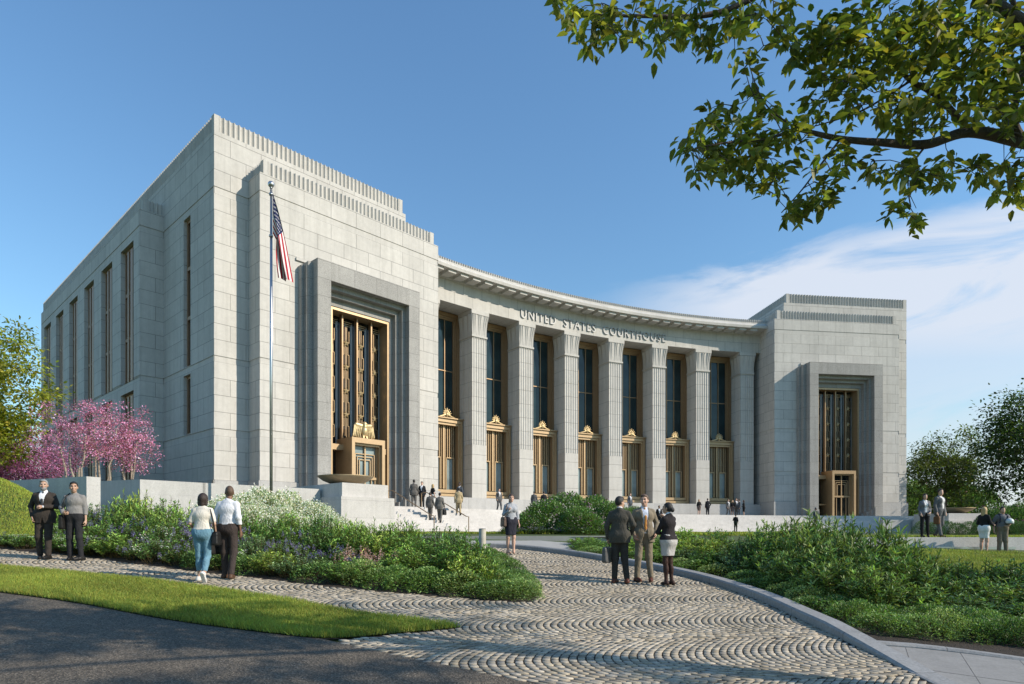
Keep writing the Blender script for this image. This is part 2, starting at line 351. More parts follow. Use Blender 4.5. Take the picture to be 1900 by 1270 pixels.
def build_wing(fr, flipx, full):
    xy = lambda a, b: Vector(fr.p(a, b, 0)[:2])
    T1, T2, TE, TP = 2.18, 16.75, 14.75, 14.46
    m = MB(); par = MB(); pl = MB(); sidewins = []
    def w_(p, q, *a, **k):
        A, B = (xy(*p), xy(*q)) if not flipx else (xy(*q), xy(*p)); return wall(m, A, B, *a, **k)
    def f_(p, q, z0, z1, **k):
        A, B = (xy(*p), xy(*q)) if not flipx else (xy(*q), xy(*p)); flutes(par, A, B, z0, z1, **k)
    ZP, ZM, ZW, ZL = POD, 25.1, 26.1, 22.75
    # main block front, then its inner shoulder
    w_((0, 0), (TE, 0), ZP, ZM); w_((TE, 0), (T2, 0), ZP, ZL)
    # projecting front layer with the doorway opening
    w_((T1, 0), (T1, D0), ZP, ZL)
    c0 = 9.5-T1; w_((T1, D0), (T2, D0), ZP, ZL, holes=[(c0-2.42, c0+2.42, ZP, 15.52, 1.2)] if not flipx else [(T2-T1-c0-2.42, T2-T1-c0+2.42, ZP, 15.52, 1.2)])
    w_((T2, D0), (T2, -9), ZP, ZL, u_off=0.7); w_((TE, 0), (TE, -30), ZL, ZM)
    # outer side
    if full:
        hs = [(-5.10, -3.86)]
        A, B = xy(0, -48), xy(0, 0)
        U = lambda s: 48-s
        P = wall(m, A, B, ZP, ZM, holes=[(U(5.1), U(3.86), 6.55, 10.55, 0.34), (U(5.1), U(3.86), 11.1, 21.1, 0.34)])
        for z0, z1 in ((6.55, 10.55), (11.1, 21.1)): sidewins.append((P, U(5.1), U(3.86), z0, z1, 0.34, False))
        SL = 40.5
        wall(m, xy(-1.54, -9), xy(0, -9), ZP, ZL, u_off=1.0)
        A, B = xy(-1.54, -SL), xy(-1.54, -9); V_ = lambda s: SL-s
        hl = []
        for k in range(6):
            s0 = 10.35+5.16*k
            hl += [(V_(s0+3.0), V_(s0), 3.3, 10.2, 0.42), (V_(s0+3.0), V_(s0), 10.95, 20.95, 0.42)]
        P = wall(m, A, B, ZP, ZL, holes=hl)
        for u0, u1, z0, z1, dp in hl: sidewins.append((P, u0, u1, z0, z1, dp, True))
        wall(m, xy(0, -SL), xy(-1.54, -SL), ZP, ZL); wall(m, xy(TE, -48), xy(0, -48), ZP, ZM)
        flutes(par, xy(0, -48), xy(0, 0), ZM, ZW); flutes(par, xy(-1.54+.3, -SL+.3), xy(-1.54+.3, -9.3), ZL, 23.68); flutes(par, xy(-1.24, -9.3), xy(-0.02, -9.3), ZL, 23.68)
        m.face([(*xy(-1.54, -SL), ZL), (*xy(-1.54, -9), ZL), (*xy(0, -9), ZL), (*xy(0, -SL), ZL)], None, 2)
        pl2 = MB(); pl2.box(Fr(xy(0, 0), fr.ax, fr.bx), -1.66, -1.54, -SL, -8.88, 1.0, 3.27, skip='rk'); pl.box(fr, -.12, 0, -8.88, 0.12, 1.0, 3.27, skip='rk')
    else:
        w_((0, -30), (0, 0), ZP, ZM); f_((0, -30), (0, 0), ZM, ZW)
    dpt = -48 if full else -30
    # roofs and fluted parapets
    q = [fr.p(0, 0, ZM-.01), fr.p(TE, 0, ZM-.01), fr.p(TE, dpt, ZM-.01), fr.p(0, dpt, ZM-.01)]
    m.face(q, None, 2, fr.flip)
    q = [fr.p(T1, D0, ZL), fr.p(T2, D0, ZL), fr.p(T2, -9, ZL), fr.p(T1, -9, ZL)]
    m.face(q, None, 2, fr.flip)
    f_((0, 0), (TP, 0), ZM, ZW); f_((TP, 0), (TP, -30), ZM, ZW)
    f_((T1+.28, D0-.12), (T2-.35, D0-.12), ZL, 23.68); f_((T2-.35, D0-.12), (T2-.35, -9), ZL, 23.68); f_((T1+.28, 0.02), (T1+.28, D0-.12), ZL, 23.68)
    pl.box(fr, -.12, T1-.12, 0, .12, 1.0, 3.27, skip='k'); pl.box(fr, T1-.12, T1, .0, D0+.12, 1.0, 3.27, skip='kr')
    pl3 = MB(); pl.box(fr, T1, 9.5-4.6, D0, D0+.12, 1.0, 3.27, skip='k'); pl3.box(fr, 9.5+4.6, T2+.12, D0, D0+.12, 1.0, 3.27, skip='k')
    pl3.box(fr, T2, T2+.12, -9, D0, 1.0, 3.27, skip='k')
    wg = court_part(m, 'wing', ['limestone_ashlar', 'limestone_plain', 'roof_membrane'])
    court_part(par, 'parapet', 'limestone_plain', wg); court_part(pl, 'plinth', 'plinth_granite', wg); pl3.build('plinth', 'plinth_granite', wg)
    if full: pl2.build('plinth', 'plinth_granite', wg)
    for a in sidewins: side_window(*a)
    # ---- granite portal: stepped frame
    pt = MB(); C = 9.5; VP_ = lambda z: (z-POD)/1.16
    def U(w1, w0, zo, zi, e0, e1):
        pt.box(fr, C-w1, C-w0, e0, e1, POD, zo, skip='ku', V=VP_); pt.box(fr, C+w0, C+w1, e0, e1, POD, zo, skip='ku', V=VP_); pt.box(fr, C-w0, C+w0, e0, e1, zi, zo, skip='klr', V=VP_)
    U(4.72, 4.50, 17.55, 17.2, D0, D0+.45); U(4.50, 4.18, 17.72, 17.3, D0, D0+.9)
    U(4.18, 3.20, 17.85, 16.62, D0, D0+1.55)
    for k, (w1, w0, zo, zi, e1) in enumerate(((3.20, 2.93, 16.62, 16.30, 1.05), (2.93, 2.66, 16.30, 15.98, .62), (2.66, 2.42, 15.98, 15.52, .22))): U(w1, w0, zo, zi, D0, D0+e1)
    for k in range(3):       # returns carry shallow upright ribs
        pt.box(fr, C-4.50-.06, C-4.50, D0+.5+k*.13, D0+.56+k*.13, POD, 17.5, skip='u', V=VP_)
    for sg in (-1, 1):       # stepped feet inside the opening
        for k in range(4):
            w0 = 2.45+k*.27; e1 = D0+[.5, .95, 1.35, 1.62][k]
            a0, a1 = sorted((C+sg*w0, C+sg*(w0+.26))); pt.box(fr, a0, a1, D0+.02, e1, POD, POD+.45+.22*k, skip='ku', V=VP_)
    po = court_part(pt, 'portal', 'grey_granite')
    tp = MB(); tp.box(fr, C-4.9, C+4.3, D0+.002, D0+.12, 17.9, 18.08); court_part(tp, 'drip_ledge', 'limestone_plain', po)
    # ---- bronze doorway
    g = MB(); W2 = 2.42; E0, E1 = D0-1.0, D0+.16
    g.box(fr, C-W2+.002, C-W2+.16, E0, E1, POD, 15.5); g.box(fr, C+W2-.16, C+W2-.002, E0, E1, POD, 15.5); g.box(fr, C-W2+.16, C+W2-.16, E0, E1, 15.32, 15.5)
    for sg in (-1, 1):       # cross rail on both sides of the lobby
        a0, a1 = sorted((C+sg*1.36, C+sg*2.26)); g.box(fr, a0, a1, E0+.25, D0+.05, 5.72, 6.12); g.box(fr, a0, a1, E0+.28, D0-.1, 2.9, 3.05)
    dw = court_part(g, 'doorway', 'gilt_bronze')
    j = MB()
    for a in (-1.2, 0, 1.2): j.box(fr, C+a-.055, C+a+.055, E0+.40, D0-.30, 6.1, 15.32)
    court_part(j, 'mullion', 'bronze', dw)
    gl = MB(); gl.face([fr.p(C-W2, E0+.02, POD), fr.p(C+W2, E0+.02, POD), fr.p(C+W2, E0+.02, 15.4), fr.p(C-W2, E0+.02, 15.4)], None, 0, fr.flip); court_part(gl, 'pane', 'black_glass', dw)
    gr = MB(); eg = E0+.16
    def bar(a0, a1, z0, z1, t=.012, e=None, mm=0):
        e = eg if e is None else e
        gr.box(fr, C+a0, C+a1, e-t, e+t, z0, z1, mm)
    for cc in (-1.8, -.6, .6, 1.8):
        for k in range(3): bar(cc-.50+k*.085, cc+.50-k*.085, 15.0-k*.14, 15.05-k*.14)
        for sg in (-1, 1):
            for k, off in enumerate((.48, .40)): bar(cc+sg*off-.02, cc+sg*off+.02, 6.2, 14.95-k*.14, mm=1)
            bar(cc+sg*.06-.016, cc+sg*.06+.016, 6.2, 14.7)
            z = 14.4; i = 0
            while z > 7.0:
                wide = i % 2 == 0; off = .25 if wide else .16; z2 = z-.85
                bar(cc+sg*off-.016, cc+sg*off+.016, z2, z); a0, a1 = sorted((cc+sg*.16, cc+sg*.25)); bar(a0-.016, a1+.016, z2-.016, z2+.016)
                z = z2; i += 1
    court_part(gr, 'grille', ['gilt_bronze', 'pale_metal'], dw)
    for cc in (-1.8, -.6, .6, 1.8):
        for zc in (13.5, 11.8, 10.1, 8.4):
            st = MB(); P5 = []
            for k in range(10):
                r = .27 if k % 2 == 0 else .115; an = PI/2+k*PI/5; P5.append((C+cc+r*math.cos(an), zc+r*math.sin(an)))
            for k in range(10):
                (a0, z0), (a1, z1) = P5[k], P5[(k+1) % 10]
                st.face([fr.p(a0, eg+.09, z0), fr.p(a1, eg+.09, z1), fr.p(C+cc, eg+.16, zc)], None, 0, not fr.flip)
                st.face([fr.p(a0, eg+.09, z0), fr.p(a0, eg-.02, z0), fr.p(a1, eg-.02, z1), fr.p(a1, eg+.09, z1)], None, 0, not fr.flip)
            court_part(st, 'star', 'dull_gold', dw)
    # ---- lobby box
    vb = MB(); e2 = D0+1.15; w = 1.36
    vb.box(fr, C-w, C-w+.24, E0+.05, e2, POD, 6.55); vb.box(fr, C+w-.24, C+w, E0+.05, e2, POD, 6.55); vb.box(fr, C-w+.24, C+w-.24, E0+.05, e2, 6.2, 6.55)
    vb.box(fr, C-w+.24, C-w+.34, E0+.05, e2-.2, POD, 6.2); vb.box(fr, C+w-.34, C+w-.24, E0+.05, e2-.2, POD, 6.2); vb.box(fr, C-w+.34, C+w-.34, E0+.05, e2-.2, 6.06, 6.2)
    vo = court_part(vb, 'lobby', 'gilt_bronze')
    vg = MB(); ev = e2-.55
    vg.face([fr.p(C-1.02, ev-.06, POD), fr.p(C+1.02, ev-.06, POD), fr.p(C+1.02, ev-.06, 6.06), fr.p(C-1.02, ev-.06, 6.06)], None, 1, fr.flip)
    def b2(a0, a1, z0, z1, d=.06): vg.box(fr, C+a0, C+a1, ev-.05, ev+d, z0, z1)
    b2(-.05, .05, POD, 6.06, .09); b2(-1.02, 1.02, 3.72, 3.9, .12)
    for k in range(3):
        o = .78-k*.17; zt = 5.5-k*.2
        for sg in (-1, 1): b2(sg*o-.03, sg*o+.03, 3.9, zt)
        b2(-o, -.05, zt-.03, zt+.03); b2(.05, o, zt-.03, zt+.03)
    for a in (-.85, -.55, .55, .85): b2(a-.03, a+.03, POD, 3.72)
    b2(-1.02, -.92, POD, 6.06); b2(.92, 1.02, POD, 6.06)
    court_part(vg, 'glazed_doors', ['gilt_bronze', 'pale_glass' if full else 'black_glass'], vo)
    return vo
LOBBY_L = build_wing(WL, False, True); LOBBY_R = build_wing(WR, True, False)

# ------------------------------------------------------------------ colonnade
def column_mesh():
    """built once in its own axes: x along, -y out (front), z up; front face at y = 0"""
    loc = Fr((0, 0), (1, 0), (0, -1)); H, Dp = 0.80, 2.6
    sh = MB(); V = vwide
    sh.box(loc, -H, H, -Dp, 0, 3.06, 7.85, skip='ut', V=V)
    for A, B in (((-H, 0), (H, 0)), ((-H, Dp*.7), (-H, 0)), ((H, 0), (H, Dp*.7))):
        flutes(sh, A, B, 7.85, 17.5, period=0.262, depth=0.065, V=V, top=False)
    for x, y0 in ((-H, 1), (H, 0)):
        p = [(x, Dp, 7.85), (x, Dp*.7, 7.85), (x, Dp*.7, 17.5), (x, Dp, 17.5)]; uv = [(0, V(7.85)), (.7, V(7.85)), (.7, V(17.5)), (0, V(17.5))]
        sh.face(p, uv, 0, x > 0)
    sh.box(loc, -H, H, -Dp, 0.0, 7.3, 7.85, skip='lrfku', V=V)
    me_s = sh.build('shaft', 'limestone_courses').data
    cp = MB(); cp.box(loc, -H-.06, H+.06, -Dp, .06, 17.5, 17.66)
    def pat(x, s):
        xx = x/(0.80+0.20*s*s); lobe = abs(((xx+1.0)*1.5) % 1.0 - .5)*2      # 1 at lobe edges
        rib = math.cos(2*PI*((xx+1)*1.5*3))
        return 0.045*rib*(0.4+0.6*s) - 0.12*max(0, lobe-.70)/.30*s**1.2
    NX, NZ = 36, 10
    for face in range(3):
        g = {}
        for i in range(NX+1):
            for k in range(NZ+1):
                s = k/NZ; z = 17.66+1.80*s; flare = 0.19*s**2.2; x = -1+2*i/NX; hw = H+flare; dsp = pat(x*hw, s)
                if face == 0: g[i, k] = (x*hw, -(flare+dsp), z)
                else:
                    sg = -1 if face == 1 else 1; yy = (i/NX)*(Dp*.8+flare)-flare
                    g[i, k] = (sg*(hw+dsp), yy, z)
        for i in range(NX):
            for k in range(NZ): cp.face([g[i, k], g[i+1, k], g[i+1, k+1], g[i, k+1]], None, 0, face == 1)
    cp.box(loc, -H-.10, H+.10, -Dp, .08, 19.46, 19.50); cp.box(loc, -H-.17, H+.17, -Dp, .17, 19.50, 19.86)
    me_c = cp.build('capital', 'limestone_plain').data
    for o in list(COL.objects):
        if o.data in (me_s, me_c): bpy.data.objects.remove(o)
    return me_s, me_c
me_s, me_c = column_mesh()
def place(o, fr, parent=None):
    an = math.atan2(fr.ax.y, fr.ax.x); o.location = (fr.o.x, fr.o.y, 0); o.rotation_euler = (0, 0, an)
col0 = None
for k in range(8):
    fr = arc_frame((k-3.5)*PITCH)
    if col0 is None:
        col0 = empty('column', parent=court); mesh_obj('shaft', me_s, col0); mesh_obj('capital', me_c, col0); c = col0
    else: c = copy_tree(col0, court)
    place(c, fr)
def bay_window():
    loc = Fr((0, 0), (1, 0), (0, -1)); root = empty('bay_window', parent=court)
    f = MB(); z0, z1, W1 = 10.0, 19.80, 1.96
    for w, w2, b, zt in ((W1, W1-.30, -1.95, z1), (W1-.30, W1-.48, -2.05, z1-.30), (W1-.48, W1-.62, -2.13, z1-.48)):
        f.box(loc, -w, -w2, -2.6, b, z0, zt); f.box(loc, w2, w, -2.6, b, z0, zt); f.box(loc, -w2, w2, -2.6, b, zt-(w-w2), zt)
    for a in (-.45, .45): f.box(loc, a-.035, a+.035, -2.3, -2.16, z0, z1-.6)
    f.box(loc, -1.35, 1.35, -2.3, -2.17, 14.55, 14.63)
    f.build('frame', 'bronze', root)
    g = MB(); g.face([(-1.5, 2.25, z0), (1.5, 2.25, z0), (1.5, 2.25, z1), (-1.5, 2.25, z1)]); g.build('pane', 'dark_glass', root)
    s = MB(); zb, zt = 3.06, 10.1; Wd = 1.86
    for w, w2, b, lo_, hi in ((Wd, Wd-.16, -1.30, zb, zt), (Wd-.16, Wd-.34, -1.22, zb+.14, zt-.12), (Wd-.34, Wd-.50, -1.34, zb+.44, zt-.36)):
        s.box(loc, -w, -w2, -2.6, b, lo_, hi); s.box(loc, w2, w, -2.6, b, lo_, hi); s.box(loc, -w2, w2, -2.6, b, hi-(w-w2)*1.2, hi); s.box(loc, -w2, w2, -2.6, b, lo_, lo_+(.14 if w == Wd else .30 if w < 1.6 else .22))
    s.box(loc, -Wd-.02, Wd+.02, -2.6, -1.14, zt, zt+.10)
    ao = s.build('lower_surround', 'gilt_bronze', root)
    br = MB()
    br.box(loc, -.085, .085, -1.9, -1.66, 3.9, 9.7); br.box(loc, -.25, -.20, -1.88, -1.74, 3.9, 9.7); br.box(loc, .20, .25, -1.88, -1.74, 3.9, 9.7)
    for sg in (-1, 1):
        for a in (.44, .66, .88, 1.08): br.box(loc, sg*a-.032, sg*a+.032, -1.86, -1.72, 6.72, 9.7)
        br.box(loc, sg*.74-.42, sg*.74+.42, -1.88, -1.70, 6.64, 6.73); br.box(loc, sg*1.13-.035, sg*1.13+.035, -1.88, -1.70, 3.9, 6.64); br.box(loc, sg*.345-.03, sg*.345+.03, -1.88, -1.72, 3.9, 6.64)
    br.build('bars', 'gilt_bronze', ao)
    pg = MB(); pg.face([(-1.4, 1.98, 6.7), (1.4, 1.98, 6.7), (1.4, 1.98, 9.8), (-1.4, 1.98, 9.8)]); pg.build('pane', 'black_glass', ao)
    for sg in (-1, 1):
        q = MB(); q.box(loc, sg*.74-.345, sg*.74+.345, -1.95, -1.88, 3.6, 6.66); q.build('glass_leaf', 'pale_glass', ao)
    dk = MB(); dk.face([(-1.4, 1.97, 3.5), (1.4, 1.97, 3.5), (1.4, 1.97, 6.7), (-1.4, 1.97, 6.7)]); dk.build('pane', 'black_glass', ao)
    cr = MB(); y = 1.22
    for k in range(7):
        an = (k-3)*0.40; L = .55-.05*abs(k-3); cx, cz = math.sin(an)*L*.6, 10.42+math.cos(an)*L*.55
        ax = (Vector((math.cos(an), 0, -math.sin(an))), Vector((0, 1, 0)), Vector((math.sin(an), 0, math.cos(an))))
        cr.ball((cx, y, cz), (.075, .10, L*.5), 8, 0, ax); tip = Vector((math.sin(an)*L*1.02, y-.05, 10.42+math.cos(an)*L*.98)); cr.ball(tip, .075, 8)
    cr.ball((0, y-.04, 10.42), (.14, .16, .26), 10)
    for sg in (-1, 1):
        pts = [(sg*(.10+q*.75), y-.02, 10.24+.22*(1-q)**2) for q in (0, .2, .4, .6, .8, 1.0)]; cr.tube(pts, [.10, .09, .08, .065, .05, .03], 8)
        cr.tube([(sg*.2, y-.02, 10.42), (sg*.34, y-.02, 10.50), (sg*.40, y-.02, 10.40), (sg*.33, y-.02, 10.34)], .045, 6)
    cr.build('crest', 'dull_gold', ao, True)
    return root
bw0 = None
for k in range(7):
    c = bw0 = bay_window() if bw0 is None else bw0
    if k: c = copy_tree(bw0, court)
    place(c, arc_frame((k-3)*PITCH))
# entablature swept round the arc
def sweep(mb, prof, p0, p1, n, m=0, K=1/1.05, closed=True):
    fs = [arc_frame(p0+(p1-p0)*i/n) for i in range(n+1)]
    L = 0; pr = prof + [prof[0]] if closed else prof
    for i in range(n):
        u0, u1 = i*(p1-p0)/n*RC*K, (i+1)*(p1-p0)/n*RC*K
        for (b0, z0), (b1, z1) in zip(pr[:-1], pr[1:]):
            vert = abs(z1-z0) > 0.3*abs(b1-b0)
            uv = [(u0, vcourse(min(z0, z1)+.01) if z0 < z1 else vcourse(z0-.01)), (u1, vcourse(z0)), (u1, vcourse(z1)), (u0, vcourse(z1))] if False else [(u0, (z0-19.86)*K), (u1, (z0-19.86)*K), (u1, (z1-19.86)*K), (u0, (z1-19.86)*K)]
            if not vert: uv = [(u0, .5+b0*.05), (u1, .5+b0*.05), (u1, .5+b1*.05), (u0, .5+b1*.05)]
            mb.face([fs[i].p(0, b0, z0), fs[i+1].p(0, b0, z0), fs[i+1].p(0, b1, z1), fs[i].p(0, b1, z1)], uv, m)
PE = math.radians(19.0)
en = MB(); sweep(en, [(.10, 19.98), (.04, 19.98), (.04, 21.75), (.10, 21.75), (.10, 21.84), (-.5, 21.84)], -PE, PE, 90, closed=False)
sweep(en, [(-2.9, 19.86), (.10, 19.86), (.10, 19.98)], -PE, PE, 90, closed=False)
eo = court_part(en, 'entablature', 'limestone_ashlar')
co = MB(); sweep(co, [(-.3, 21.84), (.22, 21.84), (.26, 21.98), (.34, 22.10), (1.62, 22.10), (1.66, 22.34), (1.60, 22.36), (1.54, 22.48), (1.30, 22.66), (1.30, 22.78), (.2, 22.78)], -PE, PE, 120, closed=False)
court_part(co, 'cornice', 'limestone_plain', eo)
nm = 29
mo0 = None
for k in range(nm):
    fr = arc_frame((k-(nm-1)/2)*PITCH/4)
    if mo0 is None:
        q = MB(); q.box(Fr((0, 0), (1, 0), (0, -1)), -.40, .40, .30, 1.42, 21.86, 22.098, skip='t'); mo0 = court_part(q, 'modillion', 'limestone_plain', eo); c = mo0
    else: c = mo0.copy(); COL.objects.link(c)
    place(c, fr)
pa = MB(); N = 56
for i in range(N):
    f0, f1 = arc_frame(-PE+2*PE*i/N), arc_frame(-PE+2*PE*(i+1)/N); flutes(pa, f0.p(0, .80, 0)[:2], f1.p(0, .80, 0)[:2], 22.78, 23.28, period=.25, depth=.13, back=.5, ends=False)
court_part(pa, 'parapet', 'limestone_plain', eo)
rf = MB(); sweep(rf, [(.6, 22.80), (-14, 22.80)], -PE, PE, 30, closed=False); sweep(rf, [(-2.62, 3.0), (-2.62, 22.8)], -PE, PE, 40, closed=False); court_part(rf, 'roof', 'roof_membrane')
cpn = MB(); sweep(cpn, [(.42, 1.0), (.42, 3.06), (-2.8, 3.06)], -PE, PE, 60, closed=False); court_part(cpn, 'stylobate', 'plinth_granite')
# inscription
fc = bpy.data.curves.new('inscription', 'FONT'); fc.body = 'UNITED  STATES  COURTHOUSE'; fc.size = 1.15; fc.space_character = 1.22; fc.space_word = 1.0; fc.extrude = 0.06; fc.align_x = 'CENTER'
fo = bpy.data.objects.new('inscription', fc); COL.objects.link(fo); bpy.context.view_layer.update()
me = bpy.data.meshes.new_from_object(fo.evaluated_get(bpy.context.evaluated_depsgraph_get())); bpy.data.objects.remove(fo)
co_ = np.zeros(len(me.vertices)*3); me.vertices.foreach_get('co', co_); co_ = co_.reshape(-1, 3)
x0, x1 = co_[:, 0].min(), co_[:, 0].max(); kx = 17.5/(x1-x0); kz = 0.84/co_[:, 1].max()
new = []
for x, y, z in co_:
    fr = arc_frame((x-(x0+x1)/2)*kx/RC); new.append(fr.p(0, 0.04+.06+z, 20.24+y*kz))
order_ = np.sort(co_[:, 0]); gaps = np.diff(order_); cut_ = sorted((order_[i]+order_[i+1])/2 for i in np.argsort(gaps)[-2:]); word = np.searchsorted(cut_, co_[:, 0])
for w_ in range(3):
    keep = np.flatnonzero(word == w_); ren = {int(k): i for i, k in enumerate(keep)}; fs_ = [[ren[i] for i in p.vertices] for p in me.polygons if p.vertices[0] in ren]
    mw_ = bpy.data.meshes.new('inscription_word'); mw_.from_pydata([new[k] for k in keep], [], fs_); mw_.materials.append(MATS['letter_metal']); mw_.update(); mesh_obj('inscription_word', mw_, eo)

# ------------------------------------------------------------------ podium, stairs, terrace walls
RE = 52.8; E_TOP = 9.8; NS = 9; RISE = 0.167; TREAD = 0.36
def stair_line(off):
    """front line at distance off in front of the podium edge, left wing to right wing"""
    pts = [Vector(WL.p(3.54, E_TOP+off, 0)[:2])]
    R = RE-off; n = 40
    for i in range(n+1):
        ph = -TW+2*TW*i/n; pts.append(loc2(R*math.sin(ph), CB+R*math.cos(ph)))
    pts.append(Vector(WR.p(3.54, E_TOP+off, 0)[:2])); return pts
m = MB(); prev = None
top = stair_line(0)
for s in range(NS+1):
    A = stair_line(s*TREAD); z1 = POD-s*RISE; z0 = z1-RISE; L = 0
    for i in range(len(A)-1):
        l = (A[i+1]-A[i]).length
        m.face([(*A[i], z0), (*A[i+1], z0), (*A[i+1], z1), (*A[i], z1)], [(L, .1), (L+l, .1), (L+l, .9), (L, .9)])
        if prev: m.face([(*A[i], z1), (*A[i+1], z1), (*prev[i+1], z1), (*prev[i], z1)], [(L, .1), (L+l, .1), (L+l, .9), (L, .9)])
        L += l
    prev = A
for idx in (0, -1):          # stepped ends
    for s in range(NS+1):
        A, B = stair_line(s*TREAD)[idx], stair_line((NS+1)*TREAD)[idx]; z1 = POD-s*RISE
        C_ = stair_line((s+1)*TREAD)[idx]; m.face([(*A, -1), (*C_, -1), (*C_, z1), (*A, z1)])
tag(m.build('steps', 'pale_granite'), None, None, None, 'structure')
bm = bmesh.new()
outl = top + [Vector(WR.p(-3, E_TOP, 0)[:2]), Vector(WR.p(-8, -40, 0)[:2]), loc2(0, 60), Vector(WL.p(-5, -60, 0)[:2]), Vector(WL.p(-26, -30, 0)[:2]), Vector(WL.p(-26, 1, 0)[:2]), Vector(WL.p(-7.7, 5.5, 0)[:2]), Vector(WL.p(-7.6, 12.0, 0)[:2]), Vector(WL.p(0.5, 12.0, 0)[:2]), Vector(WL.p(0.5, 11.0, 0)[:2]), Vector(WL.p(3.5, 11.0, 0)[:2])]
from mathutils.geometry import tessellate_polygon
vv_ = [bm.verts.new((*p, POD)) for p in outl]
for tri in tessellate_polygon([[Vector((*p, 0)) for p in outl]]): bm.faces.new([vv_[i] for i in tri])
nb_ = len(top)
for i in range(nb_-1, len(outl)):
    a_, c_ = outl[i], outl[(i+1) % len(outl)]; bm.faces.new([bm.verts.new((*q_, z_)) for q_, z_ in ((a_, -2.0), (c_, -2.0), (c_, POD), (a_, POD))])
me = bpy.data.meshes.new('podium'); bm.to_mesh(me); bm.free()
ul = me.uv_layers.new(name='UVMap'); ul.data.foreach_set('uv', np.array([c for l in me.loops for c in (me.vertices[l.vertex_index].co.x*.5, me.vertices[l.vertex_index].co.y*.5)], np.float32))
me.materials.append(MATS['plinth_granite']); tag(mesh_obj('podium', me), None, None, None, 'structure')
bm = bmesh.new(); tl_ = [WL.p(-25.8, .9, 0), WL.p(-7.75, 5.4, 0), WL.p(-7.6, 11.6, 0), WL.p(.2, 11.6, 0), WL.p(1.6, 3.2, 0), WL.p(-.2, .3, 0), WL.p(-.2, -8.8, 0), WL.p(-1.8, -8.9, 0), WL.p(-1.8, -42, 0), WL.p(-20, -42, 0)]  # unseen dark turf over the podium, added to cut bounce onto the side wall
vv_ = [bm.verts.new((q[0], q[1], POD+.012)) for q in tl_]
for tri in tessellate_polygon([[Vector(q) for q in tl_]]): bm.faces.new([vv_[i] for i in tri])
simple('terrace_turf', (0.045, 0.062, 0.018), 0.95, 0, 0.25, 3.0, 0.6, 40.0)
me = bpy.data.meshes.new('terrace_lawn'); bm.to_mesh(me); bm.free(); me.materials.append(MATS['terrace_turf']); tag(mesh_obj('terrace_lawn', me), None, None, None, 'structure')
def pedestal(fr, t0, t1, e0, e1, z0, zl, zt, lab, inset=.12):
    m = MB(); m.box(fr, t0-inset, t1+inset*2.5, e0, e1+inset, z0, zl, uo=3.0); m.box(fr, t0, t1, e0, e1, zl, zt, skip='u', uo=3.0)
    o = empty('pedestal', fr.p((t0+t1)/2, (e0+e1)/2, z0)); b = m.build('block', 'pale_granite'); b.parent = o; b.matrix_parent_inverse = Matrix.Translation(-Vector(o.location)); tag(o, lab, 'pedestal')
def bowl(c, R, lab):
    o = empty('bowl', c); m = MB()
    m.lathe([(.01, .03), (.35*R, .03), (.55*R, .10), (.8*R, .24), (.97*R, .42), (1.0*R, .47), (.97*R, .47), (.78*R, .31), (.5*R, .2), (.01, .17)], n=48); m.build('dish', 'bowl_bronze', o, True)
    f = MB(); f.lathe([(.26*R, -.0), (.26*R, .06), (.01, .06)], n=24); f.build('foot', 'bowl_bronze', o); tag(o, lab, 'bowl')
pedestal(WL, .44, 3.1, 8.8, 14.0, -1.0, 1.72, 2.38, 'stepped pale granite pedestal carrying a wide bowl beside the stair')
bowl(WL.p(1.75, 12.2, 2.38), 1.42, 'wide shallow bronze bowl in front of the doorway with the eagle')
FRW = Fr((34.6, 50.6), (.985, .17), (.17, -.985))
pedestal(FRW, -.2, 3.6, -3.5, 0, -1.0, .93, 1.50, 'low granite pedestal by the trees at the far end of the steps')
bowl((35.9, 52.2, 1.50), 1.52, 'shallow pale bronze bowl on the low pedestal by the trees')
mw = MB(); FW2 = Fr((31.2, 53.6), (.85, .3), (.3, -.85)); FW2 = Fr((31.2, 54.0), Vector((.9, .1)).normalized(), Vector((.1, -.9)).normalized())
mw.box(FW2, 0, 8.0, -.5, 0, -.5, 1.05); o = mw.build('cheek_wall', 'wall_granite'); tag(o, 'low grey granite wall running from the steps to the pedestal by the trees', 'wall')
mw = MB(); mw.box(WL, -7.74, .32, 11.7, 12.2, -1.0, 2.14, skip='l', uo=2.0)
p = WL.p
A0, A1, B0, B1 = p(-7.74, 12.2, 0)[:2], p(-7.74, 6.1, 0)[:2], p(-7.3, 12.2, 0)[:2], p(-7.3, 6.1, 0)[:2]
mw.face([(*A1, -1), (*A0, -1), (*A0, 2.14), (*A1, 2.40)], [(1, .1), (5, .1), (5, .9), (1, .9)]); mw.face([(*A0, 2.14), (*B0, 2.145), (*B1, 2.40), (*A1, 2.40)])
o = mw.build('terrace_wall', 'wall_granite'); tag(o, 'long pale granite retaining wall behind the shrubs below the corner of the building', 'wall')
sl = MB(); sl.box(WL, -5.28, -5.18, 12.2, 12.215, -1, 2.14); b = sl.build('joint_strip', 'grey_granite', o)
FA = Fr((-13.92, 21.0), Vector((.41, .912)).normalized(), Vector((.912, -.41)).normalized())
mw = MB(); q = FA.p
mw.box(FA, 0, .46, -12.0, 0, -1.2, 1.83, skip='t'); mw.face([q(0, 0, 1.83), q(.46, 0, 1.83), q(.46, -12, 1.83), q(0, -12, 1.83)])
o = mw.build('garden_wall', 'wall_granite'); tag(o, 'grey garden wall with a pale end face behind the two walking men', 'wall')
